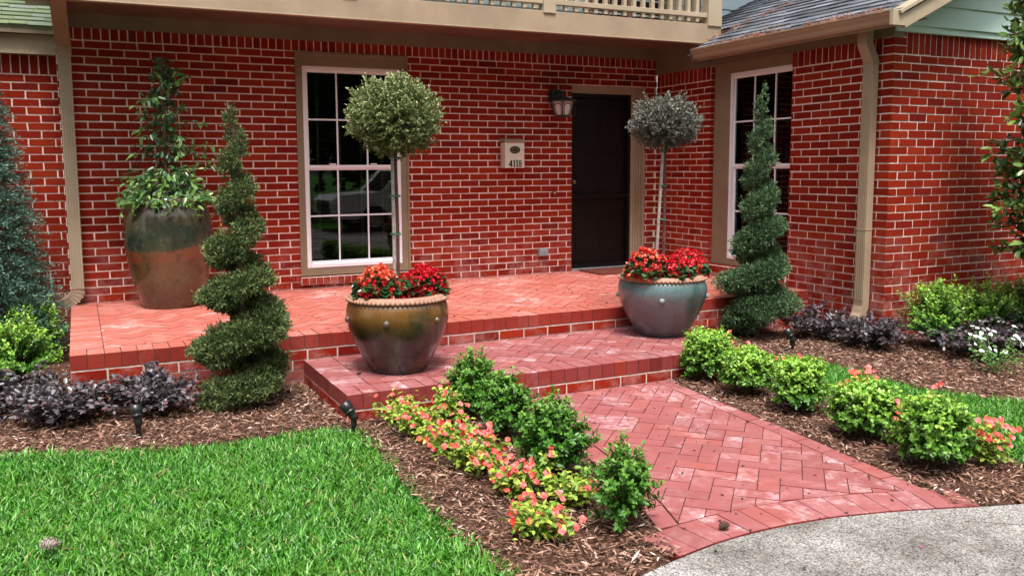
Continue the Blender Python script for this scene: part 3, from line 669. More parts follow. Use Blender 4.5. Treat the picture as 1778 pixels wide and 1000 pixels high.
# left roof and its fascia
Tl = lambda u, v, n: (u, .12+v*ca-n*sa, 2.345+v*sa+n*ca)
shingles(Tl, -9, XL-.01, 0, 24, .12, M['shingle_moss'], 'left_roof', seed=5)
mb = MB(); mb.add([Tl(*p) for p in ((-9,0,-.03), (XL-.01,0,-.03), (XL-.01,3.2,-.03), (-9,3.2,-.03), (-9,0,0), (XL-.01,0,0), (XL-.01,3.2,0), (-9,3.2,0))],
    [(0,3,2,1), (4,5,6,7), (0,1,5,4), (1,2,6,5), (2,3,7,6), (3,0,4,7)], 0); mb.build('roof_deck', M['shingle_moss'], house)
mb = MB(); mb.box(-9, XL-.0, .20, .295, 2.125, 2.285, 0); mb.build('fascia', M['tan_light'], house)
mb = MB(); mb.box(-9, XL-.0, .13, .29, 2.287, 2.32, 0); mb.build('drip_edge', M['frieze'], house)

# ---------------- downspouts
def fluted(w_, d_, n=5):
    p = [(-w_/2, d_/2), (-w_/2, -d_/2)]
    for i in range(n):
        a = -w_/2+w_*(i+.12)/n; b = -w_/2+w_*(i+.88)/n
        p += [(a, -d_/2), (a+.004, -d_/2+.006), (b-.004, -d_/2+.006), (b, -d_/2)]
    return p + [(w_/2, -d_/2), (w_/2, d_/2)]
def plain(w_, d_): return [(-w_/2, d_/2), (-w_/2, -d_/2), (w_/2, -d_/2), (w_/2, d_/2)]
def elbow(c, a0, a1, r, axis_plane, n=9):
    return [axis_plane(c, r, a0+(a1-a0)*i/n) for i in range(n+1)]
SX = -1.938; mb = MB()
mb.box(SX-.05, SX+.05, -.09, -.02, .14, 2.12, 0)
for i in range(5): mb.box(SX-.047+.0205*i, SX-.036+.0205*i, -.100, -.09, .14, 2.12, 0)
pts = [(SX, -.055, .15)]
for i in range(8):
    a = R(8*i); rr_ = .11; pts.append((SX-.11+.11*math.cos(a), -.055, .14-.11*math.sin(a)))
last = pts[-1]; pts.append((last[0]-.075, -.055, last[2]-.055))
for i in range(len(pts)-1):
    k1 = .98 if i % 2 else 1.10
    mb.sweep([pts[i], pts[i+1]], (0, 1, 0), plain(.072*k1, .10*k1), 0)
for i in range(5): mb.sweep([pts[8], pts[9]], (0, 1, 0), [(a+(-.041), b+(-.04+.02*i)) for a, b in plain(.008, .008)], 0)
mb.build('downspout', M['tan_light'], house)
mb = MB()
mb.sweep([(SX, -.055, 2.10), (SX, -.07, 2.19), (SX-.015, -.42, 2.36), (SX-.02, -.80, 2.50), (SX-.02, -.90, 2.66), (SX-.02, -.92, 3.2)], (1, 0, 0), plain(.115, .085), 0)
mb.build('downspout_elbow', M['gutter'], house)
mb = MB(); SY = -2.965; X1 = XW-.055
mb.sweep([(X1-.075, SY, 2.27), (X1-.075, SY, 2.12), (X1, SY, 1.985), (X1, SY, 1.9), (X1, SY, -.05), (X1-.02, SY, -.12), (X1-.06, SY, -.18), (X1-.13, SY, -.22)], (0, 1, 0), plain(.095, .075), 0)
for z in (2.12, 1.97, .6): mb.box(X1-.042-(.075 if z > 2 else 0), X1+.042-(.075 if z > 2 else 0), SY-.051, SY+.051, z-.004, z+.004, 0)
for i in range(4): mb.box(X1-.041, X1-.038, SY-.036+.02*i, SY-.026+.02*i, 0, 1.95, 0)
mb.build('downspout', M['tan_metal'], house, bevel=.003)

# ------------------------------------------------------------------ patio, landing, path
def herring(mb, keep, x0, x1, y0, y1, z, th, w_=.0985, m=0, seed=1, halfplanes=None):
    rr = random.Random(seed); g = .0022; c = s = math.sqrt(.5); cx, cy = (x0+x1)/2, (y0+y1)/2
    n = int(max(x1-x0, y1-y0)/w_)+4
    for i in range(-2*n, 2*n):
        for j in range(-n, n):
            ox, oy = i+2*j, i-2*j
            for (ax, ay, bx, by) in ((0, 0, 2, 1), (0, 1, 1, 3)):
                a0, b0, a1, b1 = (ox+ax)*w_+g, (oy+ay)*w_+g, (ox+bx)*w_-g, (oy+by)*w_-g
                px, py = cx+(a0+a1)/2*c-(b0+b1)/2*s, cy+(a0+a1)/2*s+(b0+b1)/2*c
                if not (x0-.2 < px < x1+.2 and y0-.2 < py < y1+.2): continue
                P = [(cx+u*c-v*s, cy+u*s+v*c) for u, v in ((a0, b0), (a1, b0), (a1, b1), (a0, b1))]
                for (nn, d) in keep(px, py):
                    P = clip(P, nn, d)
                    if len(P) < 3: break
                if len(P) < 3 or area(P) < .0007: continue
                tx, ty, tz = rr.uniform(-.006, .006), rr.uniform(-.006, .006), rr.uniform(-.0012, .0012)
                mb.prism(P, z-th, z, m, tilt=lambda x, y: tz+tx*(x-px)+ty*(y-py))
def rect_keep(x0, x1, y0, y1): return lambda px, py: [((1,0), x1), ((-1,0), -x0), ((0,1), y1), ((0,-1), -y0)]
def steps(name, x0, x1, yf, yb, z, zb, left=True, right=False, seed=1, matp='paver'):
    """platform with a bullnose border of headers on front (and sides), risers below"""
    mb = MB(); BW = .2; P, B, MO, JO = 0, 1, 2, 3
    mb.box(x0+.005, x1-(.005 if right else 0), yf+.005, yb, zb, z-.095, MO)
    mb.box(x0+.006, x1-.006, yf+.006, yb-.001, z-.0949, z-.0125, JO)
    mb.box(x0+.02, x1-.02, yf+.02, yb-.01, z-.0119, z-.006, JO)
    xi0, xi1 = x0+(BW if left else 0), x1-(BW if right else 0)
    herring(mb, rect_keep(xi0+.003, xi1-.003, yf+BW+.003, yb-.002), xi0, xi1, yf+BW, yb, z, .012, seed=seed)
    def hd(a, b, c, d):
        e = .0025; q = random.uniform(-.001, .001)
        mb.box(a+e, b-e, c+e, d-e, z-.092, z+q, P, j=.0008)
    n = round((xi1-xi0)/.0975); st = (xi1-xi0)/n
    for i in range(n): hd(xi0+i*st, xi0+(i+1)*st, yf, yf+BW)
    n = round((yb-yf-BW)/.0975); st = (yb-yf-BW)/n
    for side, on in ((0, left), (1, right)):
        if not on: continue
        a, b = (x0, x0+BW) if side == 0 else (x1-BW, x1)
        for i in range(n): hd(a, b, yf+BW+i*st, yf+BW+(i+1)*st)
        hd(a, (a+b)/2, yf, yf+BW); hd((a+b)/2, b, yf, yf+BW)
    k = 0; zz = z-.1045
    while zz-.058 > zb-.06:
        for (p, q, T) in ((x0, x1, lambda u, d, zq: (u, yf-d, zq)), (yf+.013, yb, (lambda u, d, zq: (x0-d, u, zq)) if left else None), (yf+.013, yb, (lambda u, d, zq: (x1+d, u, zq)) if right else None)):
            if T is None: continue
            u = p-(LB/2 if k % 2 else 0)
            while u < q:
                a, b = max(u+.006, p), min(u+LB-.006, q); u += LB
                if b-a > .02: mb.box(a, b, -.012, -.001+random.uniform(-.001, .001), zz-.058, zz, B, j=.0008, T=T)
        zz -= .068; k += 1
    return kind(mb.build(name, [M[matp], M['brick'], M['stepmortar'], M['joint']]), 'structure')
steps('patio', XL, XW, -2.33, -.0, 0, -.42, left=True, seed=2)
steps('landing_step', LAND[0], LAND[1], LAND[2], LAND[3], -.17, -.42, left=True, right=True, seed=5, matp='pathbrick')

ARC = [(-1.0,-6.02), (-.5,-5.80), (-.155,-5.668), (.09,-5.612), (.30,-5.575), (.478,-5.562), (.70,-5.57), (.917,-5.597), (1.2,-5.665), (1.488,-5.762), (1.79,-5.86), (2.3,-6.05), (3.2,-6.5), (5, -7.6), (8, -9.5)]
def arc_y(x): return float(np.interp(x, [p[0] for p in ARC], [p[1] for p in ARC]))
PL = [(.52,-3.38), (.40,-4.45), (.25,-5.14), (.09,-5.612)]          # left edge of the path, back to front
PR = [(1.74,-3.38), (1.68,-4.0), (1.62,-4.75), (1.545,-5.36), (1.488,-5.762)]
def edge_x(E_, y): return float(np.interp(-y, [-p[1] for p in E_], [p[0] for p in E_]))
mb = MB(); ZP = GZ
def path_keep(px, py):
    o = []
    for E_, sgn in ((PL, -1), (PR, 1)):
        xe, xe2 = edge_x(E_, py), edge_x(E_, py-.05); dx, dy = xe2-xe, -.05
        nx, ny = -dy, dx; l = math.hypot(nx, ny); nx, ny = nx/l*sgn, ny/l*sgn
        o.append(((nx, ny), nx*xe+ny*py-.102))
    ya, yb = arc_y(px), arc_y(px+.05); nx, ny = (yb-ya), -.05; l = math.hypot(nx, ny); nx, ny = nx/l, ny/l
    o.append(((nx, ny), nx*px+ny*ya-.205)); o.append(((0, 1), -3.385)); return o
herring(mb, path_keep, -.1, 1.9, -5.9, -3.3, ZP, .015, seed=9)
for E_, sgn in ((PL, 1), (PR, -1)):
    y = -3.385
    while y > -5.56:
        y2 = y-.199; a, b = edge_x(E_, y-.0025), edge_x(E_, y2+.0025)
        if y2 < arc_y(b)+.21: y2 = arc_y(b)+.207
        if y-y2 > .04: mb.prism([(a, y-.0025), (a+sgn*.097, y-.0025), (b+sgn*.097, y2+.0025), (b, y2+.0025)][::sgn], ZP-.03, ZP+random.uniform(-.001, .001), 0)
        y -= .199
x = .09
while x < 1.47:
    x2 = x+.0985; q = []
    for xx in (x+.002, x2-.002):
        ya, yb = arc_y(xx-.03), arc_y(xx+.03); t = math.atan2(yb-ya, .06); q.append(((xx, arc_y(xx)), (xx-math.sin(t)*.2, arc_y(xx)+math.cos(t)*.2)))
    mb.prism([q[0][0], q[1][0], q[1][1], q[0][1]], ZP-.04, ZP+random.uniform(-.001, .001), 0); x = x2
base = PL + [(x, arc_y(x)) for x in np.linspace(.1, 1.48, 12)] + PR[::-1]
mb.prism(base, ZP-.05, ZP-.007, 1)
kind(mb.build('path', [M['pathbrick'], M['joint']]), 'structure')
PATHPOLY = base

# driveway
xs = np.linspace(-9, 9, 150); V = []; F = []
ax = [p[0] for p in ARC]; ay = [p[1] for p in ARC]
def dy_(x): return float(np.interp(x, [-9, -4]+ax+[12], [-8.2, -7.3]+ay+[-11.5]))
mb = MB()
top = [(x, dy_(x)-.006, ZP-.004) for x in xs]; bot = [(x, -13.0, ZP-.004) for x in xs]; low = [(x, dy_(x)-.006, ZP-.12) for x in xs]; n = len(xs)
mb.add(top+bot+low, [(i, i+n, i+n+1, i+1) for i in range(n-1)] + [(i, i+1, i+2*n+1, i+2*n) for i in range(n-1)], 0)
kind(mb.build('driveway', M['drive']), 'structure')

mb = MB(); rr2 = random.Random(4)
pts = [(1.36, -5.86)]
while pts[-1][0] < 4.6: pts.append((pts[-1][0]+.05, pts[-1][1]-.032+rr2.uniform(-.012, .012)))
for (a, b), (c, d) in zip(pts, pts[1:]): mb.add([(a, b-.002, ZP-.0032), (c, d-.002, ZP-.0032), (c, d+.0025, ZP-.0032), (a, b+.0025, ZP-.0032)], [(0,1,2,3)], 0)
kind(mb.build('driveway_crack', M['joint']), 'structure')
# ground out to the horizon
mb = MB(); mb.add([(-300,-300,-.46), (300,-300,-.46), (300,300,-.46), (-300,300,-.46)], [(0,1,2,3)], 0); kind(mb.build('ground', M['ground']), 'structure')

# lawns and beds
LAWN_L = [(-7,-3.0), (-3.2,-3.15), (-2.335,-3.20), (-1.8,-3.40), (-1.37,-3.43), (-.908,-3.42), (-.66,-3.43), (-.55,-3.60), (-.57,-3.87), (-.59,-4.58), (-.60,-5.12), (-.585,-5.45), (-.62,-5.84), (-1.0,-6.04), (-4,-7.3), (-7,-7.9)]
LAWN_R = [(2.42,-3.62), (2.7,-3.42), (3.02,-3.34), (3.10,-3.6), (3.07,-4.05), (3.10,-4.32), (3.2,-4.66), (3.45,-4.95), (4.2,-5.3), (7,-6.0), (7,-7.5), (4.4,-6.9), (3.1,-6.0), (2.30,-5.60), (2.22,-5.36), (2.36,-5.0), (2.36,-4.2)]
def lawn_noise(X, Y): return .01*np.sin(X*3.1+Y*1.3)+.008*np.sin(Y*4.7-X*2.2)
xs = np.arange(-9, 10, .04); ys = np.arange(-8.2, .3, .04); X, Y = np.meshgrid(xs, ys)
Z = GZ-.012+.010*np.sin(X*9+Y*4)*np.sin(Y*7.3-X*3)+.012*rng.normal(size=X.shape)*.5 + .02*np.exp(-((X+1.2)**2+(Y+2.9)**2)/.5)
inp = np.zeros(X.shape, bool)
fat = [(x-.05 if i < 4 else x, y) for i, (x, y) in enumerate(PATHPOLY)]
inp = inpoly(X, Y, [(PL[0][0]-.0,-3.3)]+[(x-.0, y) for x, y in PL]+[(x, arc_y(x)) for x in np.linspace(.1, 1.48, 12)]+PR[::-1]+[(PR[0][0],-3.3)])
Z = np.where(inp, GZ-.12, Z)
dyv = np.interp(X.ravel(), [-9, -4]+ax+[12], [-8.2, -7.3]+ay+[-11.5]).reshape(X.shape)
Z = np.where(Y < dyv+.02, GZ-.12, Z)
Z = np.where((X > LAND[0]) & (X < LAND[1]) & (Y > LAND[2]), GZ-.06, Z)
Z = np.where(inpoly(X, Y, LAWN_L) | inpoly(X, Y, LAWN_R), GZ-.05, Z)
V = np.stack([X, Y, Z], -1).reshape(-1, 3); nx = len(xs); ii, jj = np.meshgrid(np.arange(len(ys)-1), np.arange(nx-1), indexing='ij')
a = (ii*nx+jj).ravel(); F = np.stack([a, a+1, a+nx+1, a+nx], 1)
kind(arrays('garden_bed', V, F, [M['soil']], smooth=True), 'structure')

def keep_out(x, y):
    k_ = inpoly(x, y, PATHPOLY) | (y < np.interp(x, [-9, -4]+ax+[12], [-8.2, -7.3]+ay+[-11.5]))
    k_ |= (x > XL-.0) & (x < XW) & (y > -2.33); k_ |= (x > LAND[0]) & (x < LAND[1]) & (y > LAND[2]); k_ |= (x > XW) & (y > Y0)
    return k_
# mulch chips
def scatter(n, x0, x1, y0, y1): return rng.uniform(x0, x1, n), rng.uniform(y0, y1, n)
parts = []
for (n, x0, x1, y0, y1) in ((78000, -3.0, .75, -6.0, -2.3), (64000, 1.4, 4.4, -6.2, -2.2), (9000, 4.2, 6.5, -5.6, -3.1), (3500, -3.5, -2.0, -3.2, .2), (6000, 2.4, 4.1, -3.4, -2.3)):
    x, y = scatter(n, x0, x1, y0, y1)
    k_ = keep_out(x, y) | inpoly(x, y, LAWN_L) | inpoly(x, y, LAWN_R)
    x, y = x[~k_], y[~k_]; m_ = len(x); L_ = rng.gamma(2.0, .010, m_)+.010; a = rng.uniform(0, 2*np.pi, m_)
    D = np.stack([np.cos(a), np.sin(a), rng.normal(0, .22, m_)], 1); P = np.stack([x, y, GZ-.004+.02*np.exp(-((x+1.2)**2+(y+2.9)**2)/.5)+rng.uniform(0, .02, m_)], 1)
    N = unit(np.stack([rng.normal(0, .45, m_), rng.normal(0, .45, m_), np.ones(m_)], 1))
    parts.append(slivers(P, D, N, L_, np.clip(L_*.22, .003, .010)))
V, F, Yg = merge(parts); o = arrays('mulch', V, F, [M['chip']]); kind(o, 'stuff'); o['label'] = 'shredded brown bark mulch over the planting beds'; o['category'] = 'mulch'

# grass
def grass(name, poly, n, x0, x1, y0, y1, label, ragged=.04):
    x, y = scatter(n, x0, x1, y0, y1)
    k_ = inpoly(x+rng.normal(0, ragged, n), y+rng.normal(0, ragged, n), poly) & ~keep_out(x, y); x, y = x[k_], y[k_]; m_ = len(x)
    a = rng.uniform(0, 2*np.pi, m_); lean = rng.uniform(.15, 1.1, m_); L_ = rng.uniform(.032, .066, m_); W_ = rng.uniform(.005, .010, m_)
    d1 = unit(np.stack([np.cos(a)*lean*.55, np.sin(a)*lean*.55, np.ones(m_)], 1)); d2 = unit(np.stack([np.cos(a)*lean*1.9, np.sin(a)*lean*1.9, np.ones(m_)*.7], 1))
    tw = a+rng.uniform(.8, 2.3, m_); S = np.stack([np.cos(tw), np.sin(tw), rng.normal(0, .2, m_)], 1)
    B = np.stack([x, y, GZ-.02+lawn_noise(x, y)], 1); W_ = W_[:, None]; L_ = L_[:, None]
    mid = B+d1*L_*.5; tip = mid+d2*L_*.55
    V = np.stack([B-S*W_*.35, B+S*W_*.35, mid+S*W_*.5, mid-S*W_*.5, tip+S*W_*.1, tip-S*W_*.1], 1).reshape(-1, 3)
    i = np.arange(m_)[:, None]*6; F = np.concatenate([np.concatenate([i, i+1, i+2, i+3], 1), np.concatenate([i+3, i+2, i+4, i+5], 1)])
    yg = np.repeat(rng.uniform(0, 1, m_)**4, 6)
    o = arrays(name, V, F, [M['grass']], young=yg); kind(o, 'stuff'); o['label'] = label; o['category'] = 'grass'
grass('grass', LAWN_L, 170000, -3.6, -.4, -6.3, -3.0, 'thick bright green lawn at the lower left of the beds')
grass('grass', LAWN_R, 65000, 2.1, 4.6, -6.3, -3.2, 'bright green strip of lawn behind the right row of boxwoods')
for nm, poly in (('lawn_ground', LAWN_L), ('lawn_ground', LAWN_R)):
    mb = MB(); mb.add([(x, y, GZ-.0155+.0) for x, y in poly], [tuple(range(len(poly)-1, -1, -1))], 0); kind(mb.build(nm, M['lawn_soil']), 'structure')

# ------------------------------------------------------------------ plants
def stems(paths, r, name, m, parent, seg=4):
    mb = MB()
    for p in paths: mb.tube(p, [r*(1-.6*i/(len(p)-1)) for i in range(len(p))], seg, cap=False)
    return mb.build(name, m, parent)
def boxwood(loc, r, h, label, n=230, mt='box', yk=1.0, loose=.16, ll=.024, group=None, low=.0, lean=(0,0)):
    t = thing('boxwood_shrub', loc, label, 'shrub', group)
    c = np.array(loc)+np.array([0, 0, h*.52]); base_ = np.array(loc)+np.array([0, 0, .01])
    d = rdir(n); d[:, 2] = np.where(d[:, 2] < -.55, -d[:, 2], d[:, 2])
    rad = (1+rng.normal(0, loose, n)).clip(.6, 1.5); lump = 1+.12*np.sin(d[:, 0]*5+loc[0]*9)*np.cos(d[:, 1]*4+loc[1]*7)+.08*np.sin(d[:, 2]*7+loc[0]*5)
    tip = c+d*np.array([r, r, h*.5])*(rad*lump)[:, None]; tip[:, :2] += np.array(lean)*(tip[:, 2:3]-loc[2])
    parts = []; k = 17; side = unit(np.cross(d, [0, 0, 1])+rng.normal(0, .2, (n, 3)))
    start = base_+(tip-base_)*.1
    for j in range(k):
        f = .34+.66*(j/(k-1)); p = start+(tip-start)*f+np.array([0, 0, 1])*(.03*math.sin(math.pi*f))
        ax_ = unit(tip-start)*.55+d*.45; an = rng.uniform(0, 2*np.pi, n)
        u = unit(np.cross(ax_, rdir(n))); v = unit(np.cross(ax_, u)); o_ = u*np.cos(an)[:, None]+v*np.sin(an)[:, None]
        for sg in (1, -1):
            D = unit(ax_*.55+o_*sg+rng.normal(0, .15, (n, 3))+np.array([0, 0, .25])); L_ = ll*rng.uniform(.7, 1.15, n)
            hz = np.clip((p[:, 2]-loc[2])/h, 0, 1.2)
            yg = np.clip((f**4)*(1.5*np.clip(hz-.25, 0, 1))*yk*rng.uniform(.3, 1.3, n), 0, 1)
            parts.append(leaves(p+rng.normal(0, .006, (n, 3)), D, unit(ax_+D*.2+np.array([0, 0, .6])), L_, L_*.58, yg, fold=.12, curl=.1))
    V, F, Yg = merge(parts); V[:, 2] = np.maximum(V[:, 2], loc[2]+.002)
    arrays('foliage', V, F, [M[mt]], t, young=Yg)
    stems([[tuple(base_+rng.normal(0, .01, 3)), tuple(base_+(tip[i]-base_)*.5+rng.normal(0, .01, 3)), tuple(tip[i])] for i in range(0, n, 3)], .0035, 'stem', M['twig'], t)
    return t
GB = GZ+.005
gF = 'boxwoods edging the brick path'
boxwood((.17,-3.58,GB), .145, .335, 'rounded boxwood in front of the brown pot, touching the lower brick step', mt='box_dark', yk=.95, group=gF)
boxwood((.16,-4.04,GB), .145, .30, 'dark green boxwood second from the brown pot on the left side of the path', mt='box_dark', yk=.7, group=gF)
boxwood((.10,-4.64,GB), .16, .33, 'widest dense boxwood on the left of the path, third from the brown pot', mt='box_dark', yk=.65, group=gF, n=290, loose=.18)
boxwood((.055,-5.30,GB), .115, .32, 'sparse leggy boxwood nearest the driveway on the left of the path', mt='box_dark', yk=.9, group=gF, n=120, loose=.27)
for (x, y, r, h, lab, q, lo) in ((1.98,-3.50,.160,.33,'lime-tipped boxwood beside the blue grey pot, first of the right row',1.7,.2), (1.97,-3.93,.148,.285,'bright boxwood second from the blue grey pot on the right of the path',1.6,.13),
        (1.96,-4.36,.152,.30,'bright boxwood in the middle of the right row, third from the blue pot',1.7,.19), (1.90,-4.90,.165,.285,'bright boxwood fourth from the blue pot on the right of the path',1.5,.14), (1.80,-5.38,.168,.315,'boxwood at the driveway end of the right row, beside the pink flowers',1.1,.17)):
    boxwood((x, y, GB), r, h, lab, n=330, yk=q*.8, group=gF, loose=lo*.75)
gL = 'lime boxwoods at the patio corner'
boxwood((-2.28,-.62,GB), .24, .46, 'lime green boxwood behind, under the blue cypress by the downspout', n=210, yk=1.5, group=gL)
boxwood((-2.36,-1.45,GB), .26, .42, 'yellow-green boxwood in front, at the left corner of the patio', n=230, yk=1.7, group=gL)
gR = 'boxwoods along the wing wall'
boxwood((4.32,-3.50,GB), .22, .50, 'boxwood nearest the house corner against the wing wall', n=260, yk=1.3, group=gR)
boxwood((4.92,-3.50,GB), .26, .46, 'middle boxwood against the wing wall', n=260, yk=1.2, group=gR)
boxwood((5.42,-3.52,GB), .25, .45, 'dark boxwood under the glossy tree by the wing wall', n=240, yk=.5, mt='box_dark', group=gR)

def spiral(loc, top, prof, pitch0, pitch1, mt, label, phase=0, n=4300, flat=.30, tf=.50, group='spiral topiaries'):
    """prof: (height fraction, outer radius) pairs; a tube of foliage winds round the trunk"""
    t = thing('spiral_topiary', loc, label, 'topiary', group)
    Ht = top-loc[2]; a = phase; K = 900; cs = []; pf, pr_ = zip(*prof); tt = lambda f: float(np.interp(f, pf, pr_))
    z0 = pitch0*flat*.9; z1 = Ht-tt(1)*.9
    for i in range(K+1):
        f = i/K; pit = (pitch0+(pitch1-pitch0)*f)*(1+.16*math.sin(f*19+phase)); dz = (z1-z0)/K; a += 2*math.pi*dz/pit; Rt = tt(f); tr = Rt*tf
        cs.append(((Rt-tr)*math.cos(a), (Rt-tr)*math.sin(a), z0+i*dz, tr*(1+.16*math.sin(a*1.37+phase)+.10*math.sin(a*2.9)), pit*flat*(1+.12*math.sin(a*1.9+2)), f))
    C = np.array(cs); wgt = C[:, 3]**2; pick = rng.choice(len(C), n, p=wgt/wgt.sum()); Q = C[pick]
    d = rdir(n); rad = rng.uniform(.5, 1.03, n)**.6
    tr = Q[:, 3]*(1+.13*np.sin(Q[:, 2]*37+d[:, 0]*4)+.10*np.sin(d[:, 0]*9+Q[:, 0]*21)*np.cos(d[:, 2]*8+Q[:, 1]*17)); off = d*np.stack([tr, tr, Q[:, 4]*tr/Q[:, 3]], 1)*rad[:, None]
    P = np.array(loc)+Q[:, :3]+off; parts = []
    for k_ in range(10):
        D = unit(d*.9+rng.normal(0, .5, (n, 3))+np.array([0, 0, .35])); L_ = rng.uniform(.013, .029, n)
        p = P+rng.normal(0, .008, (n, 3)); yg = np.clip((rad-.7)*3.4*rng.uniform(0, 1, n), 0, 1)
        parts.append(slivers(p, D, rdir(n), L_, L_*.34, yg))
    V, F, Yg = merge(parts); V[:, 2] = np.maximum(V[:, 2], loc[2]+.004); arrays('foliage', V, F, [M[mt]], t, young=Yg)
    mb = MB(); mb.tube([(loc[0], loc[1], loc[2]), (loc[0]+.01, loc[1], loc[2]+Ht*.4), (loc[0]-.005, loc[1], loc[2]+Ht*.75), (loc[0], loc[1], loc[2]+Ht-.05)], [.026, .02, .012, .004], 8)
    for i in range(0, K, 22):
        c = C[i]; zb = max(.05, c[2]-.05); mb.tube([(loc[0], loc[1], loc[2]+zb), (loc[0]+c[0], loc[1]+c[1], loc[2]+c[2])], [.006, .003], 4, cap=False)
    mb.build('trunk', M['bark'], t)
    return t
spiral((-1.02,-2.70,GB), 1.53, [(0,.31), (.16,.31), (.30,.285), (.40,.22), (.6,.155), (.75,.115), (.88,.085), (1,.045)], .34, .23, 'juniper', 'olive green spiral topiary in the left bed in front of the patio', phase=R(200), n=10000)
spiral((3.36,-2.50,GB), 1.76, [(0,.30), (.18,.32), (.33,.23), (.5,.18), (.65,.145), (.8,.11), (.92,.07), (1,.04)], .34, .26, 'juniper_blue', 'dark blue-green spiral topiary in front of the wing window', phase=R(90), n=11000, flat=.345, tf=.56)

def fronds(loc, hgt, r0, label):
    t = thing('cypress_tree', loc, label, 'tree')
    n = 4200; z = rng.uniform(.03, 1, n)**1.15*hgt; a = rng.uniform(0, 2*np.pi, n); rr_ = r0*(1-(z/hgt))**.75*rng.uniform(.35, 1.1, n)**.7+.02
    P = np.stack([loc[0]+rr_*np.cos(a), loc[1]+rr_*np.sin(a), loc[2]+z], 1); O = np.stack([np.cos(a), np.sin(a), np.full(n, .25)], 1)
    parts = []
    for k_ in range(26):
        f = k_/26; ax_ = unit(O+rng.normal(0, .12, (n, 3))); p = P+ax_*(f*.16)+np.array([0, 0, -.05])*f**2
        D = unit(ax_*.8+rng.normal(0, .55, (n, 3))); L_ = rng.uniform(.02, .055, n)*(1.15-f*.6)
        parts.append(slivers(p, D, rdir(n), L_, L_*.22+.002, np.clip(f*rng.uniform(0, 1.3, n), 0, 1)))
    V, F, Yg = merge(parts); arrays('crown', V, F, [M['cypress']], t, young=Yg)
    mb = MB(); mb.tube([tuple(loc), (loc[0], loc[1], loc[2]+hgt*.9)], [.06, .012], 10)
    for i in range(0, n, 24): mb.tube([(loc[0], loc[1], P[i, 2]-.12), tuple(P[i])], [.009, .003], 4, cap=False)
    mb.build('trunk', M['bark'], t)
fronds((-2.80,-.50,GB), 3.0, .66, 'tall blue-green feathery cypress beside the left wall')

def ball_tree(loc, zpot, zc, rx, rz, mt, label, stakelean=0.0, group='standard trees in the glazed pots', tiez=(.45, .7, .95), fuzz=.10):
    t = thing('ball_topiary', (loc[0], loc[1], zpot), label, 'topiary', group)
    n = 2100; d = rdir(n); rad = rng.uniform(.35, 1.0, n)**.45*(1+rng.normal(0, fuzz*.55, n)); up = rng.uniform(0, 1, n) > .96
    rad = np.where(up & (d[:, 2] > 0), rad*1.15, rad); c = np.array([loc[0], loc[1], zc])
    lump = 1+.06*np.sin(d[:, 0]*7)*np.cos(d[:, 2]*6+1)
    tip = c+d*np.array([rx, rx, rz])*(rad*lump)[:, None]; O = unit(d*np.array([1, 1, 1.0])+np.array([0, 0, .35])+rng.normal(0, .3, (n, 3)))
    parts = []
    for k_ in range(9):
        p = tip-O*(.009*k_); yg = np.clip((1-k_/4)*(.4+.6*d[:, 2])*rng.uniform(0, 1.2, n)*(rad > .8), 0, 1)
        for q in range(2):
            D = unit(O*.7+rng.normal(0, .6, (n, 3))); L_ = rng.uniform(.012, .023, n)
            parts.append(leaves(p, D, rdir(n), L_, L_*.40, yg, fold=.05, curl=.05))
    V, F, Yg = merge(parts); arrays('crown', V, F, [M[mt]], t, young=Yg)
    mb = MB(); zb = zc-rz*.8
    mb.tube([(loc[0]+.008, loc[1], zpot), (loc[0]+.012, loc[1], (zpot+zb)/2), (loc[0]+.003, loc[1], zb), (loc[0], loc[1], zc)], [.013, .012, .012, .01], 8)
    for i in range(0, n, 7): mb.tube([(loc[0], loc[1], zc-rz*.5*rng.uniform(.2, 1)), tuple(tip[i])], [.005, .0015], 3, cap=False)
    mb.build('stem', M['stake_red'], t)
    mb = MB(); sx = -.022; mb.box(loc[0]+sx-.009, loc[0]+sx+.009, loc[1]-.026, loc[1]-.010, zpot, zb+.08, 0, T=lambda x, y, z: (x+stakelean*(z-zb), y, z)); mb.build('stake', M['stake'], t, bevel=.002)
    for z in tiez:
        mb = MB(); zz = zpot+z*(zb-zpot); ex = stakelean*(zz-zb)
        mb.tube([(loc[0]+ex*.6-.006+.034*math.cos(a), loc[1]-.010+.026*math.sin(a), zz+.004*math.sin(2*a)) for a in np.linspace(0, 2*np.pi, 15)], .0045, 5)
        mb.tube([(loc[0]+ex-.03, loc[1]-.035, zz), (loc[0]+ex-.045, loc[1]-.05, zz+.012)], .003, 4); mb.build('tie', M['tie'], t)

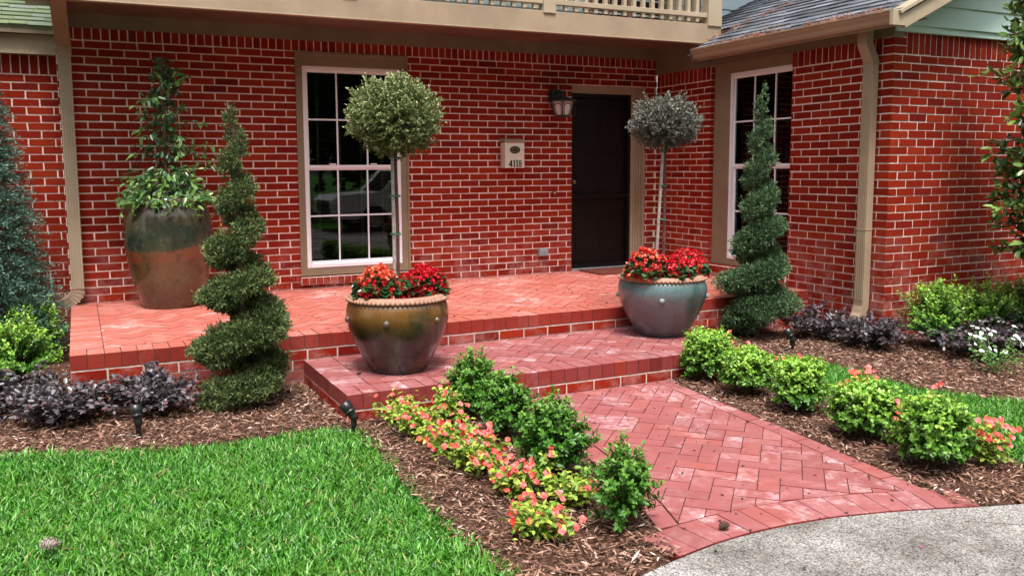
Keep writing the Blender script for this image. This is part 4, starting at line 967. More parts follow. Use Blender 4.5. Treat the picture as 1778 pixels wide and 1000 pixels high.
def pot(loc, prof, Ht, label, gm, km, rim_r, knobz, knobr, nk=5, kphase=0.0, name='glazed_pot'):
    t = thing(name, loc, label, 'pot', 'glazed pots'); mb = MB()
    mb.lathe(prof, loc, 72, 0); mb.add([(loc[0]+prof[0][0]*math.cos(a), loc[1]+prof[0][0]*math.sin(a), loc[2]+.001) for a in np.linspace(0, 2*np.pi, 40)[:-1]], [tuple(range(39))], 0)
    mb.build('body', gm, t, smooth=True)
    if rim_r:
        mb = MB(); rr_ = rim_r
        pr = [(rr_-.055, Ht-.05), (rr_-.045, Ht-.006), (rr_-.03, Ht+.006), (rr_-.008, Ht+.004), (rr_+.010, Ht-.012), (rr_+.010, Ht-.028), (rr_-.006, Ht-.040), (rr_-.03, Ht-.046)]
        mb.lathe(pr, loc, 72, 0); o = mb.build('rim', M['terra'], t, smooth=True)
        mb = MB(); nb = 66
        for i in range(nb):
            a = 2*math.pi*i/nb; mb.ball((loc[0]+(rr_+.011)*math.cos(a), loc[1]+(rr_+.011)*math.sin(a), loc[2]+Ht-.024), .0130, seg=7, rings=5)
        mb.build('bead', M['terra'], o, smooth=True)
    mb = MB(); ri = (rim_r or prof[-1][0])-.03
    mb.add([(loc[0]+ri*math.cos(a), loc[1]+ri*math.sin(a), loc[2]+Ht-.055+.01*math.sin(5*a)) for a in np.linspace(0, 2*np.pi, 40)[:-1]]+[(loc[0], loc[1], loc[2]+Ht-.045)], [(i, (i+1) % 39, 39) for i in range(39)], 0)
    mb.build('potting_soil', M['soil'], t)
    for i in range(nk if knobz else 0):
        a = kphase+2*math.pi*i/nk; mb = MB(); mb.ball((loc[0]+knobr*math.cos(a), loc[1]+knobr*math.sin(a), loc[2]+knobz), .022, seg=12, rings=8)
        mb.build('knob', km, t, smooth=True)
    return t
def smoothprof(pts, n=6):
    o = []
    P = [pts[0]]+pts+[pts[-1]]
    for i in range(1, len(P)-2):
        for k_ in range(n):
            t = k_/n; a, b, c, d = [np.array(P[i+q]) for q in (-1, 0, 1, 2)]
            o.append(tuple(.5*((2*b)+(-a+c)*t+(2*a-5*b+4*c-d)*t*t+(-a+3*b-3*c+d)*t**3)))
    return o+[pts[-1]]
P1, P2, PU = (-.052,-2.878,-.17), (2.20,-2.70,-.17), (-1.22,-.476,0.0)
pot(P1, smoothprof([(.182,0), (.210,.05), (.262,.15), (.307,.25), (.334,.36), (.322,.44), (.300,.475)]), .50, 'wide brown and dark green glazed pot on the left of the lower step', M['glaze_brown'], M['knob'], .312, .355, .330, 6, R(-121.6))
pot(P2, smoothprof([(.176,0), (.213,.05), (.270,.15), (.315,.245), (.342,.345), (.330,.42), (.308,.45)]), .475, 'wide blue grey glazed pot on the right of the lower step', M['glaze_blue'], M['knob_blue'], .318, .31, .337, 4, R(-127))
pot(PU, smoothprof([(.225,0), (.243,.04), (.295,.20), (.338,.40), (.355,.56), (.350,.70), (.322,.82), (.262,.89), (.235,.90)]), .92, 'tall green and rust glazed urn standing by the brick wall', M['glaze_urn'], None, None, None, None, name='tall_urn')
mb = MB(); c = PU; mb.lathe([(.20,.86), (.21,.905), (.235,.918), (.26,.91), (.262,.885)], c, 60, 0)
o = mb.build('urn_lip', M['glaze_urn'], [q for q in scn.objects if q.name.startswith('tall_urn')][0], smooth=True)

ball_tree(P1, .28, 1.465, .315, .265, 'rosemary', 'grey-green ball topiary on a staked stem in the brown pot', group=None)
ball_tree(P2, .26, 1.47, .275, .21, 'rosemary_grey', 'dusty grey ball topiary on a leaning stake in the blue grey pot', stakelean=.06, group=None, fuzz=.12)

def begonia(loc, r, h, split, label, n=300, seed=0):
    t = thing('begonia', loc, label, 'flowers', 'begonias in the pots')
    m_ = 170; d = rdir(m_); d[:, 2] = np.abs(d[:, 2])*.9; P = np.array(loc)+d*np.array([r*.95, r*.95, h*.78]); L_ = rng.uniform(.035, .062, m_)
    V, F, Yg = leaves(P, unit(d*np.array([1, 1, .3])+rng.normal(0, .3, (m_, 3))), np.tile([0, 0, 1.], (m_, 1))+rng.normal(0, .3, (m_, 3)), L_, L_*.95, None, fold=.1, curl=.25, fat=.5)
    arrays('foliage', V, F, [M['begonia']], t)
    stems([[tuple(np.array(loc)+np.array([rng.normal(0, .02), rng.normal(0, .02), -.02])), tuple(P[i])] for i in range(0, m_, 3)], .003, 'stem', M['greenstem'], t)
    d = rdir(n); d[:, 2] = np.abs(d[:, 2])*1.1-.15; cl = unit(d); c = np.array(loc)+cl*np.array([r*1.0, r*1.0, h])*rng.uniform(.82, 1.08, n)[:, None]
    for mt, sel in (('red', split(c)), ('orange', ~split(c))):
        q = c[sel]; dd = cl[sel]; parts = []
        for k_ in range(7):
            D = unit(dd*.5+rng.normal(0, .75, q.shape)); parts.append(leaves(q+D*.002, D, dd+rng.normal(0, .2, q.shape), rng.uniform(.014, .024, len(q)), .020, None, fold=.2, curl=-.2, fat=.55))
        if len(q): V, F, Yg = merge(parts); arrays('blossom', V, F, [M[mt]], t)
begonia((-.185,-2.93,.335), .145, .175, lambda c: (c[:, 2] < .43) & (rng.uniform(0, 1, len(c)) < .75), 'orange and red begonia left of the stem in the brown pot')
begonia((.11,-2.92,.33), .145, .165, lambda c: rng.uniform(0, 1, len(c)) < .93, 'mostly red begonia right of the stem in the brown pot')
begonia((2.00,-2.77,.31), .15, .195, lambda c: rng.uniform(0, 1, len(c)) < .5, 'orange topped begonia at the left of the blue grey pot')
begonia((2.19,-2.87,.31), .13, .145, lambda c: rng.uniform(0, 1, len(c)) < .97, 'crimson begonia at the front of the blue grey pot')
begonia((2.39,-2.76,.31), .15, .17, lambda c: rng.uniform(0, 1, len(c)) < .85, 'red begonia with orange blossoms at the right of the blue grey pot')

def vine(loc, label):
    t = thing('climbing_vine', loc, label, 'plant'); P, D, G_, paths = [], [], [], []
    for k_ in range(52):                                # shoots winding round the pole
        z = rng.uniform(.0, .95); a = rng.uniform(0, 2*np.pi); ln = rng.uniform(.16, .46)*(1.1-.55*z); p = np.array(loc)+np.array([.03*math.cos(a), .03*math.sin(a), z*1.1])
        d = np.array([math.cos(a), math.sin(a), rng.uniform(.2, .8)]); path = [tuple(p)]; steps_ = 9
        for s_ in range(steps_):
            d = d+np.array([rng.normal(0, .25), rng.normal(0, .25), -.10]); d /= np.linalg.norm(d); p = p+d*ln/steps_; path.append(tuple(p))
            for _ in range(1+(s_ % 2)): P.append(p+rng.normal(0, .012, 3)); D.append(d*.4+rdir(1)[0]*.8+np.array([0, 0, -.35])); G_.append((s_/steps_)**2*rng.uniform(.2, 1.1))
        paths.append(path)
    for k_ in range(330):                               # leaves packed against the pole
        z = rng.uniform(0, 1)**.9; a = rng.uniform(0, 2*np.pi); rr_ = (.115-.06*z)*rng.uniform(.2, 1)
        P.append(np.array(loc)+np.array([rr_*math.cos(a), rr_*math.sin(a), z*1.15])); D.append(np.array([math.cos(a), math.sin(a), -.5])+rng.normal(0, .4, 3)); G_.append(rng.uniform(0, .35)**2)
    for k_ in range(760):                               # skirt of foliage over the urn mouth
        a = rng.uniform(0, 2*np.pi); rr_ = .36*rng.uniform(.1, 1)**.6; z = .24*(1-(rr_/.36)**2)*rng.uniform(0, 1)+rng.uniform(-.03, .03)-.05*(rr_ > .26)
        P.append(np.array(loc)+np.array([rr_*math.cos(a), rr_*math.sin(a), z+.01])); D.append(np.array([math.cos(a), math.sin(a), -.1])+rng.normal(0, .5, 3)); G_.append(rng.uniform(0, 1)**1.5)
    for k_ in range(9):                                 # trailing runners
        a = R(-90)+rng.normal(0, .75); p = np.array(loc)+np.array([.25*math.cos(a), .25*math.sin(a), .02]); d = np.array([math.cos(a), math.sin(a), .2]); path = [tuple(p)]
        for s_ in range(9):
            d = d+np.array([rng.normal(0, .2), rng.normal(0, .1), -.35]); d /= np.linalg.norm(d); p = p+d*.028; path.append(tuple(p))
            if s_ % 2: P.append(p); D.append(rdir(1)[0]+np.array([0, -.3, -.4])); G_.append(.6)
        paths.append(path)
    P, D, G_ = np.array(P), np.array(D), np.clip(np.array(G_), 0, 1); n = len(P); L_ = rng.uniform(.038, .078, n)
    V, F, Yg = leaves(P, D, np.tile([0, -.4, 1.], (n, 1))+rng.normal(0, .35, (n, 3)), L_, L_*.42, G_, fold=.12, curl=.2, fat=.36)
    arrays('foliage', V, F, [M['vine']], t, young=Yg); stems(paths, .0028, 'stem', M['greenstem'], t)
    mb = MB(); mb.tube([(loc[0], loc[1], loc[2]-.08), (loc[0], loc[1], loc[2]+1.14)], .013, 8); mb.build('pole', M['bark'], t)
vine((-1.22,-.476,.92), 'leafy green vine climbing a pole out of the tall urn')

def loropetalum(loc, r, h, label, n=60):
    t = thing('purple_shrub', loc, label, 'shrub', 'low dark purple shrubs'); P, D, N_, paths = [], [], [], []
    for i in range(n):
        a = rng.uniform(0, 2*np.pi); ln = r*rng.uniform(.55, 1.15); d = np.array([math.cos(a), math.sin(a), rng.uniform(.7, 1.9)]); d /= np.linalg.norm(d); p = np.array(loc)+np.array([.05*math.cos(a), .05*math.sin(a), .01]); path = [tuple(p)]
        for s_ in range(8):
            d = d+np.array([rng.normal(0, .16), rng.normal(0, .16), -.22*(p[2]-loc[2] > h*.5)-.06]); d /= np.linalg.norm(d); p = p+d*ln/7; p[2] = min(p[2], loc[2]+h*1.05); path.append(tuple(p))
            if s_ > 0:
                for q in range(4): P.append(p+rng.normal(0, .011, 3)); D.append(d*.6+rdir(1)[0]*.9*np.array([1, 1, .45])); N_.append(np.array([0, 0, 1])+rng.normal(0, .35, 3))
        paths.append(path)
    P, D, N_ = np.array(P), np.array(D), np.array(N_); k_ = len(P); L_ = rng.uniform(.024, .046, k_)
    P[:, 2] = np.maximum(P[:, 2], loc[2]+.01); V, F, Yg = leaves(P, D, N_, L_, L_*.56, None, fold=.12, curl=.08, fat=.45)
    arrays('foliage', V, F, [M['loro']], t); stems(paths, .003, 'stem', M['twig'], t)
for (x, y, r, h, lab) in ((-2.35,-2.25,.27,.24,'plum shrub at the far left edge of the left bed'), (-2.02,-2.62,.25,.24,'plum shrub at the patio corner, behind the left spotlight'), (-1.56,-2.62,.27,.27,'full plum shrub between the left spotlight and the spiral topiary'),
        (3.78,-2.78,.26,.30,'plum shrub between the dark spiral topiary and the right downspout'), (3.88,-3.24,.25,.28,'plum shrub under the right downspout at the house corner'), (4.32,-3.86,.33,.28,'broad plum shrub in front of the wing boxwoods'), (4.95,-3.82,.28,.27,'plum shrub at the right edge, behind the white flowers')):
    loropetalum((x, y, GB), r, h, lab, n=78)

def impatiens(loc, r, h, label, nf=26, mt='coral', lt='imp_leaf', nl=380):
    t = thing('impatiens', loc, label, 'flowers', 'bedding flowers')
    P, D, paths, tips = [], [], [], []
    for i in range(16):
        a = rng.uniform(0, 2*np.pi); q = np.array(loc)+np.array([r*math.cos(a)*rng.uniform(.1, 1), r*math.sin(a)*rng.uniform(.1, 1), h*rng.uniform(.5, 1)]); b = np.array(loc)+rng.normal(0, .015, 3)*np.array([1, 1, 0])
        paths.append([tuple(b), tuple((b+q)/2+np.array([0, 0, .02])), tuple(q)]); tips.append(q)
        for k_ in range(nl//16): f = rng.uniform(.35, 1.05); P.append(b+(q-b)*f+rng.normal(0, .022, 3)); D.append(rdir(1)[0]*np.array([1, 1, .4]))
    P, D = np.array(P), np.array(D); n = len(P); L_ = rng.uniform(.022, .04, n); P[:, 2] = np.maximum(P[:, 2], loc[2]+.008)
    V, F, Yg = leaves(P, D, np.tile([0, 0, 1.], (n, 1))+rng.normal(0, .35, (n, 3)), L_, L_*.55, None, fold=.12, curl=.2); arrays('foliage', V, F, [M[lt]], t)
    stems(paths, .0032, 'stem', M['greenstem'], t)
    tips = np.array(tips); c = tips[rng.integers(0, len(tips), nf)]+rng.normal(0, .03, (nf, 3))+np.array([0, -.01, .02]); nd = unit(np.array([-.2, -.6, .8])+rng.normal(0, .35, (nf, 3))); parts = []
    u = unit(np.cross(nd, rdir(nf))); v = np.cross(nd, u)
    for k_ in range(5):
        a = 2*np.pi*k_/5; D_ = u*math.cos(a)+v*math.sin(a); parts.append(leaves(c, D_+nd*.15, nd, rng.uniform(.012, .019, nf), .015, None, fold=.05, curl=.12, fat=.55))
    V, F, Yg = merge(parts); arrays('blossom', V, F, [M[mt]], t)
for (x, y, r, h, nf, lab) in ((-.28,-3.52,.10,.15,9,'yellow-green bedding plant with few flowers at the front step corner'), (-.26,-3.80,.14,.16,16,'coral bedding flowers second from the step, left bed'), (-.22,-4.10,.15,.17,18,'coral bedding flowers beside the second dark boxwood'),
        (-.24,-4.42,.16,.16,30,'dense coral flowers in the middle of the left bed'), (-.16,-4.78,.14,.15,30,'coral flowers beside the widest boxwood of the left bed'), (-.02,-4.98,.10,.12,7,'leafy green bedding plant with few flowers by the sparse boxwood'),
        (-.30,-5.22,.095,.13,20,'lone clump of coral flowers nearest the camera'), (-.02,-3.66,.10,.22,8,'taller flowering plant close against the brick step')):
    impatiens((x, y, GB), r*1.45, h*.92, lab, int(nf*1.35), nl=560)
for (x, y, r, h, nf, lab) in ((2.26,-3.48,.12,.21,12,'pink flowers just behind the first bright boxwood'), (2.25,-4.00,.12,.22,12,'pink flowers behind the second bright boxwood'), (2.16,-4.62,.12,.26,22,'pink flowers between the third and fourth bright boxwoods'),
        (2.02,-5.12,.11,.26,22,'pink flowers behind the fourth bright boxwood'), (2.06,-5.46,.12,.19,44,'coral flowers at the driveway end of the right row')):
    impatiens((x, y, GB), r, h, lab, nf)
impatiens((3.94,-4.26,GB), .25, .25, 'white flowers with green leaves in front of the plum shrubs', 34, 'white', 'imp_leaf_green', 260)
impatiens((3.66,-4.78,GB), .10, .20, 'red flowers at the right edge of the picture beside the lawn', 24, 'red', 'imp_leaf_green', 120)

def magnolia(loc, label):
    t = thing('magnolia_tree', loc, label, 'tree'); mb = MB(); P, D, G_ = [], [], []
    mb.tube([tuple(loc), (loc[0]+.02, loc[1], loc[2]+1.2), (loc[0], loc[1]+.02, loc[2]+2.9)], [.035, .026, .008], 9)
    for i in range(215):
        z = rng.uniform(.55, 2.9); a = rng.uniform(0, 2*np.pi); ln = rng.uniform(.3, .62)*(1.05-.2*z/2.9); p = np.array(loc)+np.array([0, 0, z]); d = np.array([math.cos(a), math.sin(a), .45]); path = [tuple(p)]
        for s_ in range(7):
            d = d+rng.normal(0, .14, 3); d /= np.linalg.norm(d); p = p+d*ln/7; path.append(tuple(p))
            if s_ > 1:
                for q in range(5 if s_ < 6 else 9): P.append(p+rng.normal(0, .02, 3)); D.append(d*.8+rdir(1)[0]); G_.append(np.clip((s_ == 6)*rng.uniform(-.2, 1.1), 0, 1))
        mb.tube(path, [.010, .009, .008, .007, .006, .005, .004, .003], 4, cap=False)
    mb.build('trunk', M['bark'], t); P, D = np.array(P), np.array(D); n = len(P); L_ = rng.uniform(.05, .10, n)
    V, F, Yg = leaves(P, D, np.tile([0, 0, 1.], (n, 1))+rng.normal(0, .45, (n, 3)), L_, L_*.42, np.array(G_), fold=.1, curl=.12); arrays('crown', V, F, [M['magnolia']], t, young=Yg)
magnolia((4.97,-4.02,GB), 'slender tree with glossy leaves at the right edge of the picture')

# ------------------------------------------------------------------ small things
def spotlight(loc, aim, label):
    t = thing('garden_spotlight', loc, label, 'spotlight', 'black garden spotlights'); a = Vector(aim).normalized(); p = Vector(loc)+Vector((0, 0, .085))
    prof = [(.012, -.045), (.020, -.042), (.023, -.02), (.024, .0), (.029, .004), (.034, .012), (.034, .018), (.030, .022), (.033, .026), (.036, .072), (.032, .074), (.028, .045), (.001, .04)]
    mb = MB(); mb.lathe(prof, (0, 0, 0), 24, 0); q = a.to_track_quat('Z', 'Y'); mb.v = [tuple(p+q @ Vector(v)+a*.02) for v in mb.v]; mb.build('lamp_head', M['black'], t, smooth=True)
    mb = MB(); mb.tube([tuple(Vector(loc)+Vector((0, 0, -.03))), tuple(Vector(loc)+Vector((0, 0, .03))), tuple(p)], [.004, .013, .012], 10); mb.box(loc[0]-.013, loc[0]+.013, loc[1]-.016, loc[1]+.016, loc[2]+.035, loc[2]+.085, 0)
    mb.build('stake', M['black'], t)
    mb = MB(); mb.tube([tuple(Vector(loc)+Vector((0, 0, .006))), (loc[0]-.06, loc[1]+.01, loc[2]+.012), (loc[0]-.12, loc[1]+.03, loc[2]+.002)], .004, 6); mb.build('cable', M['black'], t)
spotlight((-1.665,-3.12,GB), (-.1,.35,1), 'black spotlight in the left bed in front of the plum shrubs')
spotlight((-.565,-3.56,GB), (-.55,.5,.9), 'black spotlight at the outer corner of the lower brick step')
spotlight((3.22,-3.06,GB), (-.35,.6,1), 'black spotlight in the right bed near the downspout')

def cone(loc, s, tilt, label):
    mb = MB(); n = 60
    for i in range(n):
        f = i/n; a = i*2.399; z = -s*.5*.9+s*.9*f; rr_ = s*.42*math.sin(math.pi*(f*.86+.12))**.7; c, q = math.cos(a), math.sin(a); b = .11*s+.05*s*math.sin(math.pi*f)
        p0 = Vector((c*rr_*.35, q*rr_*.35, z)); p1 = Vector((c*rr_, q*rr_, z+.10*s)); sd = Vector((-q, c, 0))
        mb.add([p0-sd*b*.5, p0+sd*b*.5, p1+sd*b, p1-sd*b, p1+Vector((c*.03*s, q*.03*s, -.04*s))], [(0,1,2,3), (3,2,4), (0,3,4,1)], 0)
    mb.ball((0, 0, 0), s*.26, sz=1.6); mb.v = [(x, y, z*(1.5 if 'long' in label else 1.0)) for x, y, z in mb.v]; Rm = Matrix.Rotation(R(tilt), 3, 'Y') @ Matrix.Rotation(R(30), 3, 'X'); mb.v = [tuple(Rm @ Vector(v)+Vector(loc)) for v in mb.v]
    tag(mb.build('pine_cone', M['cone'] if 'pale' not in label else M['cone_pale'], origin=loc), label, 'pine cone', 'fallen pine cones')
cone((.40,-5.50,GZ+.018), .045, 70, 'round pine cone on the front edge of the brick path')
cone((-2.07,-4.60,GZ+.07), .055, 80, 'pale long pine cone lying in the grass at the lower left')
cone((-.335,-2.92,-.155), .03, 60, 'tiny pine cone on the step at the left of the brown pot')

# mailbox
mx0, mx1, mz0, mz1, my = 2.138, 2.366, 1.138, 1.405, -.115
t = thing('mailbox', (2.25, -.01, mz0), 'cream metal mailbox numbered 4118 on the brick wall', 'mailbox')
mb = MB(); mb.box(mx0, mx1, my, -.004, mz0, mz1, 0); mb.build('body', M['mail'], t, bevel=.006)
mb = MB(); p = [(mx0-.008, my-.014, mz1+.001), (mx1+.008, my-.014, mz1+.001), (mx1+.008, -.004, mz1+.022), (mx0-.008, -.004, mz1+.022), (mx0-.008, my-.014, mz1+.018), (mx1+.008, my-.014, mz1+.018), (mx1+.008, -.004, mz1+.040), (mx0-.008, -.004, mz1+.040)]
mb.add(p, [(0,3,2,1), (4,5,6,7), (0,1,5,4), (1,2,6,5), (2,3,7,6), (3,0,4,7)], 0); mb.build('lid', M['mail_lid'], t, bevel=.003)
mb = MB(); cx, cz = 2.252, 1.325
for (a_, b_, dd, mi_) in ((.060, .038, .004, 0), (.049, .028, .007, 1), (.026, .011, .009, 0)):
    ring = [(cx+a_*math.cos(q), my-dd, cz+b_*math.sin(q)) for q in np.linspace(0, 2*np.pi, 33)[:-1]]; back = [(x, my+.001, z) for x, y, z in ring]
    mb.add(ring+back, [tuple(range(32))]+[(i, (i+1) % 32, 32+(i+1) % 32, 32+i) for i in range(32)], mi_)
mb.build('emblem', [M['lantern'], M['brass']], t)
def text(s, size, name, m, parent, loc, sx=1.0):
    cu = bpy.data.curves.new(name, 'FONT'); cu.body = s; cu.size = size; cu.extrude = .0015; cu.offset = .0016; cu.align_x = 'CENTER'; cu.space_character = 1.02
    o = bpy.data.objects.new(name+'_tmp', cu); scn.collection.objects.link(o); dg = bpy.context.evaluated_depsgraph_get(); me = bpy.data.meshes.new_from_object(o.evaluated_get(dg)); bpy.data.objects.remove(o)
    q = bpy.data.objects.new(name, me); scn.collection.objects.link(q); me.materials.clear(); me.materials.append(m); q.parent = parent; q.location = Vector(loc)-wpos(parent); q.rotation_euler = (R(90), 0, 0); q.scale = (sx, 1, 1); return q
def digits(parent):
    """condensed serif numerals 4 1 1 8 as thick outlines"""
    mb = MB(); h = .070; y = my-.003; x = 2.186; t_ = .0072
    def bar(x0, z0, x1, z1, wd=t_):
        dx, dz = x1-x0, z1-z0; l = math.hypot(dx, dz); nx, nz = -dz/l*wd, dx/l*wd; Z = mz0+.012
        v = [(x0+nx, y, Z+z0+nz), (x0-nx, y, Z+z0-nz), (x1-nx, y, Z+z1-nz), (x1+nx, y, Z+z1+nz)]; v += [(a, y+.004, c) for a, b, c in v]
        mb.add(v, [(0,1,2,3), (0,4,5,1), (1,5,6,2), (2,6,7,3), (3,7,4,0)], 0)
    bar(x+.024, .0, x+.024, h); bar(x+.026, h-.002, x-.004, .020, .0045); bar(x-.006, .019, x+.036, .019, .0052); bar(x+.014, .002, x+.034, .002, .0028)
    for xx in (x+.058, x+.090):
        bar(xx, 0, xx, h); bar(xx-.010, .002, xx+.010, .002, .0028); bar(xx, h-.005, xx-.012, h-.014, .0042)
    for (cz_, rz_, rx_) in ((.0165, .0155, .0155), (.0495, .0145, .0135)):
        n = 20; pts = [(x+.126+rx_*math.cos(2*math.pi*i/n), cz_+rz_*math.sin(2*math.pi*i/n)) for i in range(n+1)]
        for (a, b), (c, d) in zip(pts, pts[1:]): bar(a, b, c, d, .0048)
    mb.build('house_number', M['digit'], parent)
digits(t)

# wall lantern
lx, ly, lz = 2.79, -.175, 1.80
t = thing('wall_lantern', (lx, -.01, lz), 'black coach lantern on the brick wall left of the door', 'wall lamp')
mb = MB(); mb.box(lx-.075, lx+.055, -.028, -.003, lz+.03, lz+.165, 0); mb.box(lx-.065, lx+.045, -.060, -.028, lz+.04, lz+.155, 0)
mb.tube([(lx-.01, -.05, lz+.12), (lx-.01, -.12, lz+.145), (lx, ly, lz+.13), (lx, ly, lz+.06)], .010, 8); mb.tube([(lx+.03, -.03, lz+.13), (lx+.075, -.09, lz+.15), (lx+.075, -.12, lz+.10)], .006, 6)
mb.build('bracket', M['lantern'], t, bevel=.002)
def hexa(r, z, n=6, ph=R(0)): return [(lx+r*math.cos(ph+2*math.pi*i/n), ly+r*math.sin(ph+2*math.pi*i/n), lz+z) for i in range(n)]
mb = MB(); mb.add(hexa(.168, .028)+hexa(.168, .036)+hexa(.035, .085)+hexa(.03, .095), [(i, (i+1) % 6, 6+(i+1) % 6, 6+i) for i in range(6)]+[(6+i, 6+(i+1) % 6, 12+(i+1) % 6, 12+i) for i in range(6)]+[(12+i, 12+(i+1) % 6, 18+(i+1) % 6, 18+i) for i in range(6)]+[tuple(range(5, -1, -1)), tuple(range(18, 24))], 0)
mb.build('lamp_hood', M['lantern'], t)
mb = MB(); mb.add(hexa(.128, .027)+hexa(.082, -.120), [(i, 6+i, 6+(i+1) % 6, (i+1) % 6) for i in range(6)], 0); mb.build('lamp_glass', M['frost'], t)
mb = MB(); A, B_ = hexa(.131, .027), hexa(.085, -.120)
for i in range(6):
    j = (i+1) % 6; mb.tube([A[i], B_[i]], .0065, 5); mb.tube([B_[i], B_[j]], .009, 5)
    L_ = lambda f, g, i=i, j=j: tuple((Vector(A[i])*(1-f)+Vector(A[j])*f)*(1-g)+(Vector(B_[i])*(1-f)+Vector(B_[j])*f)*g)
    mb.tube([L_(.14, 0), L_(.14, .22), L_(.26, .30), L_(.26, .16), L_(.74, .16), L_(.74, .30), L_(.86, .22), L_(.86, 0)], .004, 4); mb.tube([L_(.14, .22), L_(.22, 1)], .004, 4); mb.tube([L_(.86, .22), L_(.78, 1)], .004, 4)
mb.add(hexa(.088, -.128)+hexa(.088, -.118), [(i, (i+1) % 6, 6+(i+1) % 6, 6+i) for i in range(6)]+[tuple(range(5, -1, -1)), tuple(range(6, 12))], 0)
mb.build('lamp_cage', M['lantern'], t)
mb = MB(); mb.tube([(lx+.155, ly, lz+.03), (lx+.158, ly, lz-.02), (lx+.150, ly, lz-.12)], .003, 5); mb.build('drop_chain', M['lantern'], t)

t = thing('outlet_box', (2.64, -.01, .22), 'grey outdoor outlet box low on the wall left of the door', 'outlet')
mb = MB(); mb.box(2.582, 2.695, -.045, -.003, .187, .262, 0); mb.build('body', M['grey'], t, bevel=.005)
mb = MB(); mb.box(2.592, 2.636, -.055, -.046, .195, .254, 0); mb.box(2.641, 2.685, -.055, -.046, .195, .254, 0); mb.build('cover', M['grey'], t, bevel=.004)
mb = MB(); mb.tube([(2.785, -.003, .868), (2.785, -.02, .868)], .022, 14); mb.tube([(2.785, -.02, .868), (2.785, -.027, .868)], .011, 12, 1)
tag(mb.build('doorbell', [M['brass'], M['frost']], origin=(2.785, -.003, .868)), 'small round doorbell button on the brick wall beside the door', 'doorbell')
mb = MB(); mb.box(3.08, 3.86, -.50, -.045, .003, .016, 0)
for i in range(7): mb.box(3.10, 3.84, -.49+.064*i, -.455+.064*i, .016, .021, 0)
tag(mb.build('doormat', M['mat_door'], origin=(3.45, -.28, .0)), 'dark red brown ribbed doormat in front of the door', 'doormat')

# litter on the bricks, straw on the roof
parts = []
for (n, x0, x1, y0, y1, z) in ((330, -.5, 4.1, -2.3, -.02, .0), (150, -.5, 2.3, -3.36, -2.35, -.17), (170, .2, 1.65, -5.7, -3.4, GZ), (40, .3, 3.5, -7, -5.8, GZ), (200, 2.0, 4.0, -1.6, -.1, 0)):
    x, y = scatter(n, x0, x1, y0, y1); a = rng.uniform(0, 2*np.pi, n); L_ = rng.uniform(.006, .022, n)
    parts.append(leaves(np.stack([x, y, np.full(n, z+.004)], 1), np.stack([np.cos(a), np.sin(a), rng.normal(0, .15, n)], 1), np.tile([0, 0, 1.], (n, 1))+rng.normal(0, .3, (n, 3)), L_, L_*.5, None))
V, F, Yg = merge(parts); o = arrays('leaf_litter', V, F, [M['litter']]); kind(o, 'stuff'); o['label'] = 'scattered dead leaves and pink petals on the brick paving'; o['category'] = 'litter'
parts = []
n = 2600; u = rng.uniform(GY0, -1.1, n); v = np.abs(rng.normal(0, .07, n)); keepm = rng.uniform(0, 1, n) < (.45+.4*np.sin(u*6)+.2*np.sin(u*17)); u, v = u[keepm], v[keepm]
def on_roof(u, v, up=.012): return np.stack([GX-.02+v*ca-up*sa, u, RZ+.012+v*sa+up*ca], 1)
P = on_roof(u, v-.02); parts.append(slivers(P, rng.normal(size=P.shape)*np.array([.5, 1, .25]), rdir(len(P)), rng.uniform(.04, .11, len(P)), .004))
n = 900; u = -.95-rng.uniform(0, .42, n); v = .15+rng.uniform(0, 1.2, n); k_ = np.abs((u+.95)*1.9+(v-.1)*.62) < .16+.1*rng.normal(size=n); u, v = u[k_], v[k_]
P = on_roof(u, v, .014); parts.append(slivers(P, rng.normal(size=P.shape)*np.array([.7, .7, .25]), rdir(len(P)), rng.uniform(.04, .10, len(P)), .004))
n = 150; x, y = scatter(n, -3.0, -.7, -6.0, -3.5); a = rng.uniform(0, 2*np.pi, n)
parts.append(slivers(np.stack([x, y, GZ+rng.uniform(.015, .04, n)], 1), np.stack([np.cos(a), np.sin(a), rng.normal(0, .15, n)], 1), np.tile([0, 0, 1.], (n, 1)), rng.uniform(.05, .14, n), .0028))
n = 260; x, y = scatter(n, -.2, 3.4, -7.2, -5.0); k_ = ~inpoly(x, y, LAWN_R); x, y = x[k_], y[k_]; n = len(x); a = rng.uniform(0, 2*np.pi, n)
parts.append(slivers(np.stack([x, y, np.full(n, GZ+.004)], 1), np.stack([np.cos(a), np.sin(a), np.zeros(n)+.02], 1), np.tile([0, 0, 1.], (n, 1)), rng.uniform(.04, .12, n), .0022))
V, F, Yg = merge(parts); o = arrays('pine_straw', V, F, [M['needle']]); kind(o, 'stuff'); o['label'] = 'rusty pine needles in the gutter, on the wing roof and on the paving'; o['category'] = 'pine needles'

# ------------------------------------------------------------------ street side, seen only in the window glass
parts = []; mb = MB()
for (x, y, h, r) in ((-9,-24,10,4.2), (-2,-27,12,4.5), (5,-25,11,4.5), (12,-27,12,4.6), (19,-24,11,4.4), (-17,-22,11,4.6), (-15,-10,9,3.2), (17,-13,9,3.4), (26,-20,12,5), (1,-23,8,3.6), (8.5,-23,8,3.6), (15.5,-22,8,3.6), (23,-22,9,4)):
    n = 4200; c = np.array((x, y, -.45+h*.56)); cl = rdir(22)*np.array([r, r, h*.42])*.8+c; w_ = rng.integers(0, 22, n); P = cl[w_]+rdir(n)*rng.uniform(.1, 1, n)[:, None]**.5*r*.55; P[:, 2] = np.maximum(P[:, 2], .0)
    L_ = rng.uniform(.3, .6, n); parts.append(leaves(P, rdir(n), rdir(n), L_, L_*.7, None))
V, F, Yg = merge(parts); o = arrays('street_trees', V, F, [M['treeleaf']]); kind(o, 'stuff'); o['label'] = 'dark mass of trees across the street, mirrored in the window glass'; o['category'] = 'trees'
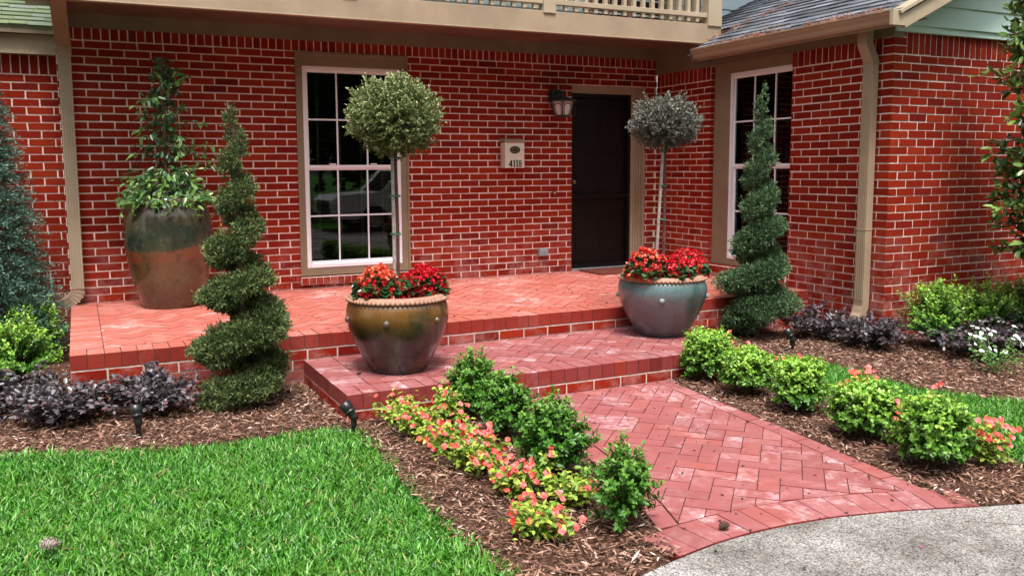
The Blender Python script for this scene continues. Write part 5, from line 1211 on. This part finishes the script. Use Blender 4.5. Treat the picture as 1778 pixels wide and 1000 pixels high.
t = thing('pickup_truck', (5.6, -12.4, -.40), 'white truck parked across the drive, mirrored in the large window', 'truck')
mb = MB(); px_ = lambda pts, y0, y1, m_: mb.add([(x, y0, z) for x, z in pts]+[(x, y1, z) for x, z in pts], [tuple(range(len(pts)))]+[tuple(range(2*len(pts)-1, len(pts)-1, -1))]+[(i, (i+1) % len(pts), len(pts)+(i+1) % len(pts), len(pts)+i) for i in range(len(pts))], m_)
px_([(3.55,0), (3.55,.42), (3.68,.50), (4.75,.58), (5.25,1.12), (6.5,1.14), (6.6,.60), (8.6,.60), (8.6,0), (7.95,0), (7.8,.2), (7.3,.2), (7.15,0), (4.95,0), (4.8,.2), (4.3,.2), (4.15,0)], -13.3, -11.5, 0); mb.build('body', M['carwhite'], t, bevel=.03)
mb = MB()
for y in (-13.31, -11.49): px_([(4.95,.62), (5.30,1.04), (5.85,1.05), (5.85,.62)], y-.006, y+.006, 0); px_([(5.92,.62), (5.92,1.05), (6.42,1.06), (6.50,.62)], y-.006, y+.006, 0)
mb.build('side_window', M['black'], t)
mb = MB(); mb.add([(4.77,-13.15,.61), (4.77,-11.65,.61), (5.23,-11.75,1.10), (5.23,-13.05,1.10)], [(0,1,2,3)], 0); mb.build('windscreen', M['black'], t)
mb = MB(); mb.box(3.53, 3.56, -12.95, -11.85, .12, .40, 0)
for i in range(6): mb.box(3.515, 3.535, -12.95, -11.85, .14+.045*i, .155+.045*i, 1)
mb.build('grille', [M['black'], M['chrome']], t)
for y in (-13.2, -11.8):
    mb = MB(); mb.box(3.52, 3.58, y+0, y+.22 if y < -12 else y+.2, .2, .38, 0); mb.build('headlight', M['frost'], t, bevel=.01)
mb = MB(); mb.box(3.42, 3.56, -13.3, -11.5, -.05, .10, 0); mb.build('bumper', M['chrome'], t, bevel=.03)
for x in (4.55, 7.55):
    for y in (-13.2, -11.6):
        mb = MB(); mb.tube([(x, y-.11, -.06), (x, y+.11, -.06)], .34, 26); w_ = mb.build('wheel', M['tyre'], t); mb = MB(); mb.tube([(x, y-.12, -.06), (x, y+.12, -.06)], .19, 20); mb.build('rim', M['chrome'], w_)
